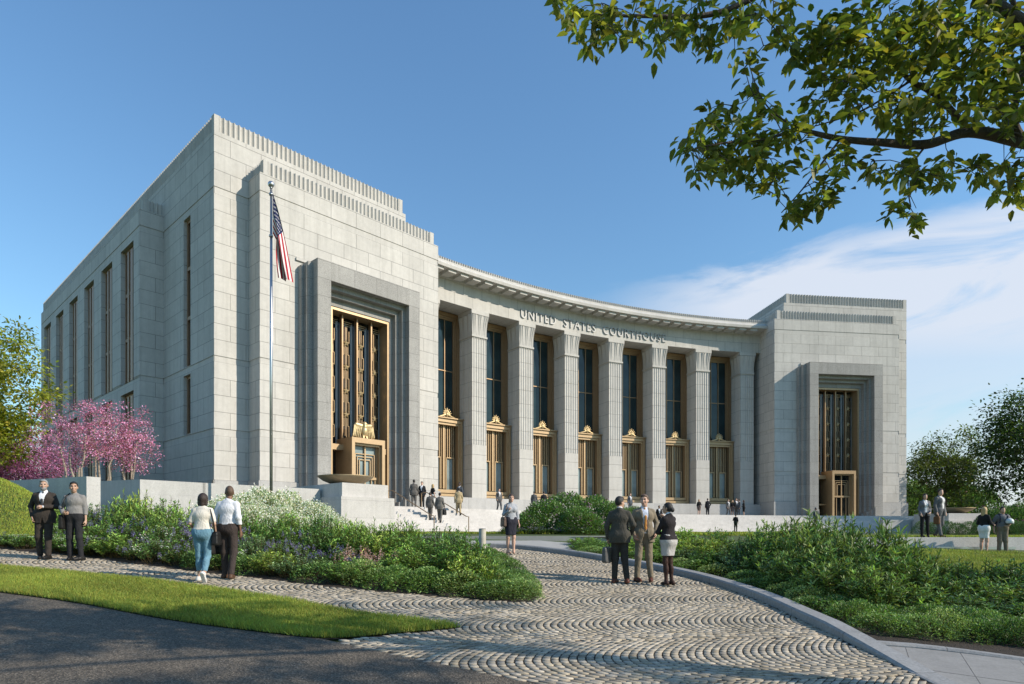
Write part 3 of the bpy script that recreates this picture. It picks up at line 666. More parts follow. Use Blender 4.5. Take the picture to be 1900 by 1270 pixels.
def rail(t):
    P = lambda e, z: Vector(WL.p(t, e, z)); m = MB(); e0, e1 = E_TOP-.3, E_TOP+NS*TREAD+.1
    m.tube([P(e0-.5, POD+.92), P(e0, POD+.95), P(e1, POD-NS*RISE+.90), P(e1+.25, POD-NS*RISE+.86), P(e1+.25, POD-NS*RISE-.15)], .028, 8)
    o = empty('handrail', WL.p(t, e0, POD)); b = m.build('rail', 'bronze'); b.parent = o; b.matrix_parent_inverse = Matrix.Translation(-Vector(o.location))
    m = MB(); m.tube([P(e0-.5, POD), P(e0-.5, POD+.92)], .035, 8); b = m.build('post', 'bronze'); b.parent = o; b.matrix_parent_inverse = Matrix.Translation(-Vector(o.location)); return o
tag(rail(6.6), 'slim bronze handrail on the steps, the one next to the pedestal', 'handrail'); tag(rail(9.2), 'slim bronze handrail on the steps, the one farther from the pedestal', 'handrail')
# ------------------------------------------------------------------ terrain
def G(x, y):
    p = -2.15-.026*x+.084*y; c = -.06; k = .25
    h = max(k-abs(p-c), 0)/k; z = min(p, c)-h*h*k*.25
    z += 1.95*math.exp(-((x+17.0)/2.6)**2-((y-20.3)/1.9)**2)
    if y < 5: z = z*(.2+.16*y) + (-1.78)*(1-.2-.16*y) if y > 0 else -1.78
    return z
def gp(px, py, hi=80.0):
    """ground point under a photo pixel"""
    rx_, v = (px-CX)/F, (py-HZ)/F; y = 2.0
    while y < hi and G(rx_*y, y) < -v*y: y += .1
    a, b = y-.1, y
    for _ in range(20):
        c = (a+b)/2
        if G(rx_*c, c) < -v*c: a = c
        else: b = c
    return (rx_*b, b)
def at(px, Y): return ((px-CX)/F*Y, Y)
def zat(py, Y): return (HZ-py)/F*Y
simple('turf_base', (0.060, 0.085, 0.020), 0.95, 0, 0.25, 3.0, 0.6, 40.0)
simple('soil', (0.034, 0.024, 0.016), 0.95, 0, 0.35, 8.0, 1.0, 30.0, bdist=0.04)
def asphalt_mat():
    m, t, b = newmat('asphalt')
    c = ramp(t, noise(t, 55, 4, 0.85), [(0.36, (0.042, 0.036, 0.029)), (0.55, (0.122, 0.103, 0.080)), (0.72, (0.34, 0.29, 0.23))])
    c = mulc(t, c, ramp(t, noise(t, 1.1, 5, 0.6), [(0.3, (0.82, 0.82, 0.82)), (0.7, (1.14, 1.13, 1.12))]))
    v = t.nodes.new('ShaderNodeTexVoronoi'); v.inputs['Scale'].default_value = 48; cc = t.nodes.new('ShaderNodeTexCoord'); link(t, cc.outputs['Object'], v.inputs['Vector'])
    c = mulc(t, c, ramp(t, v.outputs['Color'], [(0.25, (0.75, 0.75, 0.75)), (0.8, (1.5, 1.48, 1.45))]))
    link(t, c, b.inputs['Base Color']); b.inputs['Roughness'].default_value = 0.85; b.inputs['Specular IOR Level'].default_value = 0.3
    n_ = bump(t, b, v.outputs['Distance'], 0.7, 0.012); bump(t, b, noise(t, 150, 3), 0.4, 0.006, n_)
asphalt_mat()
def tint_mat(name, rough=0.8, spec=0.25, var=0.2, scale=60, bmp=0.5, bscale=120, trans=0.0, bdist=.006):
    """base colour comes from the face attribute 'tint' (each sett, leaf or stripe has its own)"""
    m, t, b = newmat(name); a = t.nodes.new('ShaderNodeAttribute'); a.attribute_name = 'tint'
    c = mulc(t, a.outputs['Color'], ramp(t, noise(t, scale, 4, .7), [(0.3, (1-var,)*3), (0.7, (1+var,)*3)]))
    if name == 'sett_stone': c = mulc(t, c, ramp(t, noise(t, 0.8, 6, .65), [(0.3, (.80, .79, .77)), (0.65, (1.08, 1.08, 1.08))]))
    link(t, c, b.inputs['Base Color']); b.inputs['Roughness'].default_value = rough; b.inputs['Specular IOR Level'].default_value = spec
    if bmp: bump(t, b, noise(t, bscale, 3), bmp, bdist)
    if trans:
        tr = t.nodes.new('ShaderNodeBsdfTranslucent'); tc_ = mulc(t, c, (1.5, 1.6, 0.7)); link(t, tc_, tr.inputs['Color'])
        ms = t.nodes.new('ShaderNodeMixShader'); ms.inputs[0].default_value = trans; link(t, b.outputs[0], ms.inputs[1]); link(t, tr.outputs[0], ms.inputs[2]); link(t, ms.outputs[0], t.nodes['Material Output'].inputs[0])
    return m
tint_mat('sett_stone', 0.8, 0.2, 0.22, 30, 0.5, 60)
def px_poly(pts): return [gp(*p) for p in pts]
def inside(poly, x, y):
    r = False; n = len(poly)
    for i in range(n):
        (x0, y0), (x1, y1) = poly[i], poly[i-1]
        if (y0 > y) != (y1 > y) and x < (x1-x0)*(y-y0)/(y1-y0)+x0: r = not r
    return r
def smooth_line(pts, step=0.25):
    """Catmull-Rom through ground points"""
    P = [Vector(p) for p in pts]; out = []
    for i in range(len(P)-1):
        a, b, c, d = P[max(i-1, 0)], P[i], P[i+1], P[min(i+2, len(P)-1)]; n = max(1, int((c-b).length/step))
        for k in range(n):
            q = k/n; out.append(.5*((2*b)+(c-a)*q+(2*a-5*b+4*c-d)*q*q+(3*b-a-3*c+d)*q**3))
    out.append(P[-1]); return [tuple(p) for p in out]
def drape(name, poly, off, matn, kind='structure', step=0.6, uvs=None):
    """flat outline laid on the terrain"""
    bm = bmesh.new(); f = bm.faces.new([bm.verts.new((x, y, 0)) for x, y in poly])
    xs = [p[0] for p in poly]; ys = [p[1] for p in poly]
    for k in range(int((max(xs)-min(xs))/step)):
        x = min(xs)+(k+1)*step; bmesh.ops.bisect_plane(bm, geom=bm.verts[:]+bm.edges[:]+bm.faces[:], plane_co=(x, 0, 0), plane_no=(1, 0, 0))
    for k in range(int((max(ys)-min(ys))/step)):
        y = min(ys)+(k+1)*step; bmesh.ops.bisect_plane(bm, geom=bm.verts[:]+bm.edges[:]+bm.faces[:], plane_co=(0, y, 0), plane_no=(0, 1, 0))
    for v in bm.verts: v.co.z = G(v.co.x, v.co.y)+off
    bmesh.ops.triangulate(bm, faces=bm.faces[:])
    bmesh.ops.recalc_face_normals(bm, faces=bm.faces[:])
    me = bpy.data.meshes.new(name); bm.to_mesh(me); bm.free(); me.materials.append(MATS[matn])
    ul = me.uv_layers.new(name='UVMap'); A = uvs or (lambda x, y: (x, y))
    ul.data.foreach_set('uv', np.array([c for l in me.loops for c in A(*me.vertices[l.vertex_index].co[:2])], np.float32))
    return tag(mesh_obj(name, me), kind=kind)
# ground sheet to the horizon, finer near the camera
xs = [-1500, -500, -200, -100, -60, -40] + [-30+.75*i for i in range(81)] + [40, 60, 100, 200, 500, 1500]
ys = [-200, -60, -20, -6, 0] + [1+.6*i for i in range(60)] + [38, 42, 50, 70, 110, 200, 500, 2500]
vv = [(x, y, G(x, y)-.03) for y in ys for x in xs]; nx = len(xs)
qq = [(j*nx+i, j*nx+i+1, (j+1)*nx+i+1, (j+1)*nx+i) for j in range(len(ys)-1) for i in range(nx-1)]
tag(mesh_obj('ground', np_mesh('ground', vv, qq, 'turf_base', smooth=True)), kind='structure')
# outlines read off the photograph, then everything is a ground-plane outline in metres
L_BED = [gp(*p) for p in ((-60, 1013), (60, 1026), (180, 1038), (300, 1054), (450, 1071), (640, 1093), (800, 1107), (930, 1117), (985, 1117), (1000, 1100), (975, 1068), (940, 1042), (905, 1030))]
L_BED = smooth_line(L_BED)
LAWN_T = smooth_line([gp(*p) for p in ((-60, 1047), (0, 1054), (150, 1068), (300, 1083), (500, 1113), (700, 1146), (800, 1160), (856, 1167))])
LAWN_B = smooth_line([gp(*p) for p in ((856, 1167), (780, 1174), (690, 1182), (600, 1187), (450, 1171), (300, 1150), (150, 1122), (0, 1101), (-60, 1094))])
ROAD_E = smooth_line([gp(*p) for p in ((600, 1188), (700, 1209), (800, 1230), (950, 1262), (1050, 1284), (1250, 1330))])
KERB_I = smooth_line([gp(*p) for p in ((860, 1016), (905, 1017), (960, 1020), (1040, 1029), (1120, 1042), (1200, 1056), (1300, 1079), (1400, 1112), (1480, 1149), (1560, 1187), (1640, 1226), (1700, 1256), (1760, 1284), (1850, 1330))])   # kerb foot on the setts
lawn = LAWN_T+LAWN_B[1:]
drape('lawn', lawn, .03, 'turf_base')
near = [(-14, 2.0), (6.0, 2.0)]
road = list(reversed(LAWN_B[len(LAWN_B)*0:]))[0:1]
road = [p for p in reversed(LAWN_B) if p[0] < ROAD_E[0][0]+.5] + ROAD_E + [(1.9, 2.2), (-14.0, 2.2)]
drape('asphalt_road', road, .012, 'asphalt')
left_end = [gp(-60, 1013), gp(-60, 1047)]
PATH = LAWN_T + [p for p in LAWN_B if p[0] > ROAD_E[0][0]] + ROAD_E[1:] + [(4.2, 4.6)] + list(reversed(KERB_I)) + list(reversed(L_BED))
drape('mortar_bed', PATH, .004, 'soil')
# stone setts: segmental arches, columns running across the view; every sett a low bevelled block
def setts(poly):
    V, Q, C_ = [], [], []; x0, x1 = min(p[0] for p in poly), max(p[0] for p in poly); y0, y1 = min(p[1] for p in poly), max(p[1] for p in poly)
    xs_, W_, D_, SG = [], 1.80, 0.108, 0.52
    r = random.Random(3); col = 0; y = y0-.3
    rows = []
    A_ = math.radians(9)      # bands run slightly oblique
    ca, sa = math.cos(A_), math.sin(A_)
    for j in range(int((y1-y0)/W_)+6):
        yc = y0-2.5+j*W_
        for k in range(int((x1-x0)/D_)+20):
            xb = x0-1.0+k*D_; n = 16; sh = r.random()*.6
            edges = sorted([-W_/2] + [(-W_/2+(i+sh)*W_/n)+r.uniform(-.010, .010) for i in range(n)] + [W_/2]); edges = [e for i, e in enumerate(edges) if i == 0 or e-edges[i-1] > .035]
            X = lambda v, d: xb+d-SG*(1-(2*abs(v)/W_)**1.85)
            for va, vb in zip(edges[:-1], edges[1:]):
                g = .0072+.004*r.random(); a, b = va+g, vb-g
                if b-a < .025: continue
                d0, d1 = g, D_-g
                pts = [(X(a, d0)+r.uniform(-.004, .004), yc+a), (X(a, d1)+r.uniform(-.004, .004), yc+a), (X(b, d1)+r.uniform(-.004, .004), yc+b), (X(b, d0)+r.uniform(-.004, .004), yc+b)]
                pts = [(px_*ca-(py_-yc)*0-0*sa, py_+px_*math.tan(A_)) for px_, py_ in pts]
                cx_, cy_ = sum(p[0] for p in pts)/4, sum(p[1] for p in pts)/4
                if not inside(poly, cx_, cy_): continue
                z = G(cx_, cy_); zt = z+.014+r.uniform(-.003, .003); tl = (r.uniform(-.02, .02), r.uniform(-.02, .02)); bs = len(V)
                for p in pts: V.append((*p, z-.005))
                for p in pts: V.append((cx_+(p[0]-cx_)*.99, cy_+(p[1]-cy_)*.99, zt-.003+(p[0]-cx_)*tl[0]+(p[1]-cy_)*tl[1]))
                for p in pts: V.append((cx_+(p[0]-cx_)*.95, cy_+(p[1]-cy_)*.95, zt+(p[0]-cx_)*tl[0]+(p[1]-cy_)*tl[1]))
                t = r.gauss(.365, .062)*(.86 if r.random() < .12 else 1); w = r.uniform(-.012, .03); c = (t+w, t*.885+w*.5, t*.72-w*.3)
                for i in range(4):
                    k2 = (i+1) % 4; Q.append((bs+i, bs+k2, bs+4+k2, bs+4+i)); Q.append((bs+4+i, bs+4+k2, bs+8+k2, bs+8+i)); C_ += [c, c]
                Q.append((bs+8, bs+9, bs+10, bs+11)); C_.append(c)
    return V, Q, C_
sv, sq, sc = setts(PATH)
me = np_mesh('cobbled_path', sv, np.array(sq)[:, ::-1], 'sett_stone', col=sc)
tag(mesh_obj('cobbled_path', me), kind='structure')
# kerb: a real step along the outer bend, sinking to flush at the near end
def kerb(line, w0, h, name, matn):
    P = [Vector(p) for p in line]; m = MB(); L = 0
    n = len(P); sec = []
    for i, p in enumerate(P):
        d = (P[min(i+1, n-1)]-P[max(i-1, 0)]).normalized(); nr = Vector((-d.y, d.x)); nr = nr if nr.y > 0 or nr.x > 0 else -nr
        hh = h if p.y > 9.5 else h*max(0.08, (p.y-7.0)/2.5) if p.y > 7 else h*.08
        if i: L += (p-P[i-1]).length
        q0, q1, q2 = p, p+nr*.03, p+nr*w0; z = G(p.x, p.y)
        sec.append((L, [(q0.x, q0.y, z-.05), (q0.x, q0.y, z+.004+hh-.02*(hh > .03)), (q1.x, q1.y, z+.012+hh), (q2.x, q2.y, z+.012+hh), (q2.x, q2.y, z-.1)]))
    for (l0, s0), (l1, s1) in zip(sec[:-1], sec[1:]):
        for k in range(4): m.face([s0[k], s1[k], s1[k+1], s0[k+1]], [(l0, .2), (l1, .2), (l1, .8), (l0, .8)])
    return tag(m.build(name, matn), kind='structure')
kerb(KERB_I, .26, .135, 'kerb', 'kerb_granite')
def offset_line(line, w):
    P = [Vector(p) for p in line]; out = []
    for i, p in enumerate(P):
        d = (P[min(i+1, len(P)-1)]-P[max(i-1, 0)]).normalized(); nr = Vector((-d.y, d.x)); nr = nr if nr.y > 0 or nr.x > 0 else -nr; out.append(tuple(p+nr*w))
    return out
KERB_O = offset_line(KERB_I, .24)
# near right: flagged pavement with a stone edging
EDGE_I = smooth_line([gp(*p) for p in ((1632, 1200), (1700, 1205), (1800, 1216), (1900, 1229), (2000, 1242))])
pav = [p for p in KERB_O if p[1] < EDGE_I[0][1]]
pav = [EDGE_I[0]] + pav + [(5.6, 4.2), (9.0, 5.0)] + list(reversed(EDGE_I))
A_ = math.radians(-28)
drape('flagstone_pavement', pav, .014, 'slab_paving', uvs=lambda x, y: ((x*math.cos(A_)+y*math.sin(A_))/.62, (-x*math.sin(A_)+y*math.cos(A_))/1.5))
kerb(EDGE_I, .16, .07, 'pavement_edging', 'kerb_granite')
# planting beds
bed_l = L_BED + [gp(900, 1020), at(880, 19.5), at(760, 20.5), at(560, 25), at(420, 24), at(240, 21), at(60, 18.5), at(-80, 17.5)]
drape('planting_bed', bed_l, .008, 'soil')
K2 = [p for p in KERB_O if p[1] > EDGE_I[0][1]-.1 and p[0] > at(1085, 16)[0]]
bed_r = K2 + EDGE_I + [at(2000, 13.5), at(1900, 14.5), at(1700, 17.0), at(1500, 18.5), at(1300, 19.5), at(1110, 19.8)]
drape('planting_bed', bed_r, .009, 'soil')
# behind the bend: concrete walk, gravel-blue basin, lawn beyond is the ground itself
simple('concrete', (0.36, 0.345, 0.315), 0.85, 0, 0.08, 2.0, 0.3, 80)
m_, t_, b_ = newmat('basin_water'); b_.inputs['Base Color'].default_value = (0.05, 0.075, 0.085, 1); b_.inputs['Roughness'].default_value = 0.12
bump(t_, b_, noise(t_, 9, 4), 0.5, 0.03)
walk = [p for p in KERB_O if p[0] < at(1090, 16)[0]]
drape('concrete_walk', list(reversed(walk)) + [at(860, 21.6), at(1000, 22.3), at(1140, 21.0), at(1160, 19.6)], .016, 'concrete')
def ring(name, pts, z, matn, h=.0):
    bm = bmesh.new(); f = bm.faces.new([bm.verts.new((*p, z)) for p in pts]); bmesh.ops.triangulate(bm, faces=[f]); me = bpy.data.meshes.new(name); bm.to_mesh(me); bm.free(); me.materials.append(MATS[matn]); return tag(mesh_obj(name, me), kind='structure')
ring('water', [at(700, 23.4), at(1145, 22.6), at(1145, 27.0), at(700, 27.0)], -.17, 'basin_water')
m = MB(); fw = Fr((at(1145, 22.4)[0], 22.4), (-1, .045), (-.045, -1)); fw = Fr((at(690, 22.9)[0], 22.9), Vector((1, -.02)).normalized(), Vector((-.02, -1)).normalized())
m.box(fw, 0, 9.0, -.3, 0, -.5, -.135, skip='u'); tag(m.build('basin_rim', 'concrete'), kind='structure')
# right: low retaining wall with the upper lawn behind it
FRR = Fr((at(1560, 23.9)[0], 23.9), Vector((1, .0)).normalized(), Vector((0, -1)))
m = MB(); m.box(FRR, 0, 22, -.6, 0, -1.4, -.19, uo=1.0); tag(m.build('retaining_wall', 'pale_granite'), 'low rough pale granite wall along the lawn under the walking pair', 'wall')
ring('upper_lawn', [at(1545, 24.4), (34, 24.4), (40, 34), (at(1500, 34)[0], 34)], -.20, 'turf_base')
m = MB(); m.box(FRR, 3.55, 6.5, -.02, .035, -.64, -.54); o = m.build('drain_grate', 'steel'); tag(o, 'long narrow steel slot set in the foot of the low granite wall', 'grate')
# ------------------------------------------------------------------ foliage
tint_mat('leaf', 0.48, 0.45, 0.18, 9, 0, trans=0.22)
tint_mat('tree_leaf', 0.5, 0.4, 0.15, 9, 0, trans=0.5)
tint_mat('petal', 0.7, 0.2, 0.10, 20, 0, trans=0.3)
tint_mat('grass_blade', 0.6, 0.3, 0.12, 6, 0, trans=0.28)
simple('bark', (0.085, 0.065, 0.05), 0.9, 0, 0.35, 9, 0.9, 40, bdist=.02)
simple('pale_bark', (0.30, 0.25, 0.20), 0.9, 0, 0.25, 9, 0.6, 40)
simple('twig', (0.10, 0.065, 0.04), 0.9, 0, 0.3, 9)
def unit(v): return v/np.maximum(np.linalg.norm(v, axis=1, keepdims=True), 1e-6)
def leaves(P, D, Lg, wr, col, fold=.25, curl=.12, rng=NR):
    """two-sided leaf blades: base P, axis D, length Lg, width ratio wr; returns verts, quads, colours"""
    N = len(P); D = unit(D); n = unit(np.cross(D, rng.normal(size=(N, 3))+np.array([0, 0, 2.0]))); s = n; n = unit(np.cross(s, D)); n = np.where(n[:, 2:3] < 0, -n, n)
    Lg = np.asarray(Lg).reshape(-1, 1)*np.ones((N, 1)); w = Lg*wr*.5
    base = P; tip = P+D*Lg-n*Lg*curl; V = np.empty((N, 6, 3)); V[:, 0] = base; V[:, 3] = tip
    up = n*w*fold
    V[:, 1] = P+D*Lg*.30+s*w*.92+up; V[:, 2] = P+D*Lg*.66+s*w*.72+up-n*Lg*curl*.4
    V[:, 5] = P+D*Lg*.30-s*w*.92+up; V[:, 4] = P+D*Lg*.66-s*w*.72+up-n*Lg*curl*.4
    b = np.arange(N)[:, None]*6; Q = np.concatenate([b+np.array([[0, 1, 2, 3]]), b+np.array([[0, 3, 4, 5]])], 1).reshape(-1, 4)
    return V.reshape(-1, 3), Q, np.repeat(np.asarray(col), 2, 0)
def joinv(parts):
    V, Q, C_, o = [], [], [], 0
    for v, q, c in parts: V.append(v); Q.append(q+o); C_.append(c); o += len(v)
    return np.concatenate(V), np.concatenate(Q), np.concatenate(C_)
def tints(N, base, sp=.25, rng=NR, hue=.12):
    b = np.array(base)[None]; k = np.exp(rng.normal(0, sp, (N, 1))); c = b*k; c[:, 0:1] *= np.exp(rng.normal(0, hue, (N, 1))); return np.clip(c, .002, .9)
def stem_quads(segs, r, col):
    """thin crossed strips along 3D segments (a, b)"""
    V, Q, C_ = [], [], []
    for a, b in segs:
        d = b-a
        for ax in (np.array([1., 0, 0]), np.array([0, 1., 0])):
            s = np.cross(d, ax); l = np.linalg.norm(s)
            if l < 1e-6: continue
            s = s/l*r; k = len(V); V += [a-s, a+s, b+s*.6, b-s*.6]; Q.append((k, k+1, k+2, k+3)); C_.append(col)
    return np.array(V), np.array(Q), np.array(C_)
PROTO = {}
def proto(kind, parts):
    """parts: (name, mesh)"""
    root = empty(kind); [mesh_obj(n, me, root) for n, me in parts]; return root
def shoot_shrub(seed, nsh, nl, H, R, L, wr, col, sp=.3, lean=.55, start=.30, flowers=None, name='shrub'):
    r = np.random.default_rng(seed); parts, segs, fl = [], [], []
    for i in range(nsh):
        an = r.uniform(0, 2*PI); rad = R*math.sqrt(r.random()); h = H*(1-.45*(rad/R)**2)*r.uniform(.72, 1.05)
        b = np.array([rad*.55*math.cos(an), rad*.55*math.sin(an), 0.]); t = np.array([rad*math.cos(an), rad*math.sin(an), h]) + r.normal(0, .03, 3)
        mid = (b+t)/2+np.array([0, 0, .08*h]); segs += [(b, mid), (mid, t)]
        q = start+(1-start)*np.sort(r.random(nl)); P = np.where(q[:, None] < .5, b+(mid-b)*(q[:, None]*2), mid+(t-mid)*(q[:, None]*2-1))
        ph = np.arange(nl)*2.4+r.uniform(0, 6); el = r.normal(.62, .28, nl)+.4*(q > .93); D = np.stack([np.cos(ph)*np.cos(el), np.sin(ph)*np.cos(el), np.sin(el)], 1)
        shootc = np.array(col)*math.exp(r.normal(0, .16)); c = tints(nl, shootc*1.75, sp, r); c *= (1+.55*np.clip((q-.8)/.2, 0, 1))[:, None]
        parts.append(leaves(P, D, L*r.uniform(.65, 1.15, nl), wr, c, rng=r))
        if flowers: fl += flowers(r, t, i) or []
    v, q, c = joinv(parts); out = [('foliage', np_mesh('foliage', v, q, 'leaf', col=c))]
    v, q, c = stem_quads(segs, .006, (.10, .075, .03)); out.append(('stems', np_mesh('stems', v, q, 'leaf', col=c)))
    if fl: v, q, c = joinv(fl); out.append(('flowers', np_mesh('flowers', v, q, 'petal', col=c)))
    return out
def spike(col, hmin, hmax, prob, dens=46, rad=.026, L=.030):
    def f(r, t, i):
        if r.random() > prob: return None
        h = r.uniform(hmin, hmax); n = dens; z = np.sort(r.random(n)); an = r.uniform(0, 2*PI, n); rr = rad*(1.15-z)
        P = t+np.stack([np.cos(an)*rr*.4, np.sin(an)*rr*.4, z*h-.02], 1); D = np.stack([np.cos(an), np.sin(an), r.uniform(-.3, .7, n)], 1)
        return [leaves(P, D, L*r.uniform(.7, 1.2, n)*(1.2-z*.6), .8, tints(n, col, .25, r), rng=r)]
    return f
def umbel(col, prob, n=26, rad=.05, L=.022):
    def f(r, t, i):
        if r.random() > prob: return None
        P = t+r.normal(0, 1, (n, 3))*np.array([rad, rad, rad*.45]); D = unit(r.normal(0, 1, (n, 3))+np.array([0, 0, .8]))
        return [leaves(P, D, L*r.uniform(.7, 1.3, n), .95, tints(n, col, .10, r), rng=r)]
    return f
GREEN = (.070, .125, .026); DARK = (.034, .070, .020); LIGHT = (.105, .165, .036)
def mound(seed, n, R, H, L, col, sp=.3, wr=.5, fl=None, lumps=9):
    r = np.random.default_rng(seed); u = r.normal(size=(n, 3)); u[:, 2] = np.abs(u[:, 2]); u = unit(u)
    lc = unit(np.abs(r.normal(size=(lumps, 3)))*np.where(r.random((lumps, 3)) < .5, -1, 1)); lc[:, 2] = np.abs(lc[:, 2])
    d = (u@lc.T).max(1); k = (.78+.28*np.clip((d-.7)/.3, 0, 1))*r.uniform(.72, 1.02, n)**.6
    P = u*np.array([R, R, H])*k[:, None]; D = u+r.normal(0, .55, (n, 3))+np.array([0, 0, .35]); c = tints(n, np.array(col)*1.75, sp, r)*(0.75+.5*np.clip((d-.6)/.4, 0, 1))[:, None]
    out = [('foliage', np_mesh('foliage', *leaves(P, D, L*r.uniform(.6, 1.2, n), wr, c, rng=r)[:2], 'leaf', col=np.repeat(c, 2, 0)))]
    segs = [(np.array([0, 0, 0.]), P[i]*.9) for i in range(0, n, max(1, n//40))]; v, q, c2 = stem_quads(segs, .006, (.09, .065, .03)); out.append(('stems', np_mesh('stems', v, q, 'leaf', col=c2)))
    if fl:
        col2, m_, L2, rr = fl; i = r.choice(n, m_, replace=False); i = i[(u[i, 2] > .12)]; P2 = []; C2 = []
        for a in i:
            k2 = r.integers(3, 8); P2.append(P[a]*1.03+r.normal(0, rr, (k2, 3)))
        P2 = np.concatenate(P2); c = tints(len(P2), col2, .14, r); v, q, c = leaves(P2, r.normal(0, 1, P2.shape)+np.array([0, 0, .6]), L2*r.uniform(.7, 1.3, len(P2)), .95, c, rng=r)
        out.append(('flowers', np_mesh('flowers', v, q, 'petal', col=c)))
    return out
PURP = (.19, .165, .38); PINKW = (.62, .42, .42); WHITE = (.78, .77, .70); LILAC = (.36, .14, .36)
KINDS = {
 'leafy_shrub': [shoot_shrub(1, 95, 24, 1.0, .55, .085, .30, GREEN), shoot_shrub(2, 95, 24, 1.0, .55, .090, .30, LIGHT), shoot_shrub(3, 95, 24, 1.0, .55, .080, .32, (.055, .105, .025)), shoot_shrub(31, 80, 22, 1.0, .55, .10, .26, (.135, .175, .035)), shoot_shrub(32, 100, 24, .96, .55, .060, .45, (.080, .125, .055)), shoot_shrub(33, 85, 22, 1.0, .52, .11, .22, (.10, .155, .030), sp=.4)],
 'dark_shrub': [shoot_shrub(4, 85, 26, 1.0, .58, .105, .26, (.050, .085, .024)), shoot_shrub(5, 85, 26, 1.0, .58, .10, .28, (.042, .078, .022)), shoot_shrub(6, 80, 28, 1.0, .56, .11, .24, (.080, .12, .030)), shoot_shrub(34, 62, 26, 1.0, .55, .135, .22, (.085, .125, .034)), shoot_shrub(35, 70, 24, .95, .55, .12, .26, (.10, .145, .036))],
 'salvia': [shoot_shrub(7, 90, 20, .88, .55, .065, .42, (.060, .105, .030), flowers=spike(PURP, .12, .22, .32, 36)), shoot_shrub(8, 90, 20, .86, .55, .065, .42, (.072, .115, .030), flowers=spike((.27, .24, .45), .10, .20, .28, 36))],
 'white_flowering_shrub': [shoot_shrub(9, 90, 22, .97, .55, .085, .32, (.075, .13, .03), flowers=umbel(WHITE, .14)), shoot_shrub(10, 90, 22, .97, .55, .08, .32, (.065, .115, .03), flowers=umbel(WHITE, .10))],
 'foxglove': [shoot_shrub(11, 46, 22, .62, .42, .10, .45, (.085, .14, .035), flowers=spike(PINKW, .32, .46, .30, 60, .04, .04))],
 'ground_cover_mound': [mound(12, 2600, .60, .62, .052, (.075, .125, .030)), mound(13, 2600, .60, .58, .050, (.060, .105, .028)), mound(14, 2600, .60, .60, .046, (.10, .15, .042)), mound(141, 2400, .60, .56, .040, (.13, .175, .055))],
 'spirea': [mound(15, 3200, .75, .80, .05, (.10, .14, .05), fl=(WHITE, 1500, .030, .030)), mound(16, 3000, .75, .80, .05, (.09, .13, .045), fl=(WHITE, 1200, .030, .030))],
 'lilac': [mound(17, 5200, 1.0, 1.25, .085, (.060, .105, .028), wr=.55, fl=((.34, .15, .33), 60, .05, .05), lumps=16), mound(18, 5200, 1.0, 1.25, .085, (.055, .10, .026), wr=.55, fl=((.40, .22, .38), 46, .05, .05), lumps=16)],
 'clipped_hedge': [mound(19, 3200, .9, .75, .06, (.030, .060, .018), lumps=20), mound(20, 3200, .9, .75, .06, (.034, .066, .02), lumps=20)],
}
CURSEED = random.Random(77); FIRST = {}
def plant(kind, x, y, z, h, w, label, cat, group, tall=1.0, rz=None):
    i = CURSEED.randrange(len(KINDS[kind])); key = (kind, i); H0 = {'salvia': 1.0, 'ground_cover_mound': .62, 'spirea': .84, 'lilac': 1.3, 'clipped_hedge': .78, 'foxglove': .95, 'leafy_shrub': .94, 'dark_shrub': .88, 'white_flowering_shrub': .95}.get(kind, 1.0); W0 = {'ground_cover_mound': .6, 'spirea': .75, 'lilac': 1.0, 'clipped_hedge': .9, 'foxglove': .42}.get(kind, .56)
    root = empty(kind, (x, y, z-.02), CURSEED.uniform(0, 6.28) if rz is None else rz)
    for n, me in KINDS[kind][i]: mesh_obj(n, me, root)
    root.scale = (w/W0, w/W0, h/H0); tag(root, label, cat, group); return root
def interp(tab, x):
    if x <= tab[0][0]: return tab[0][1]
    for (a, b), (c, d) in zip(tab[:-1], tab[1:]):
        if x <= c: return b+(d-b)*(x-a)/(c-a)
    return tab[-1][1]
PR = random.Random(21)
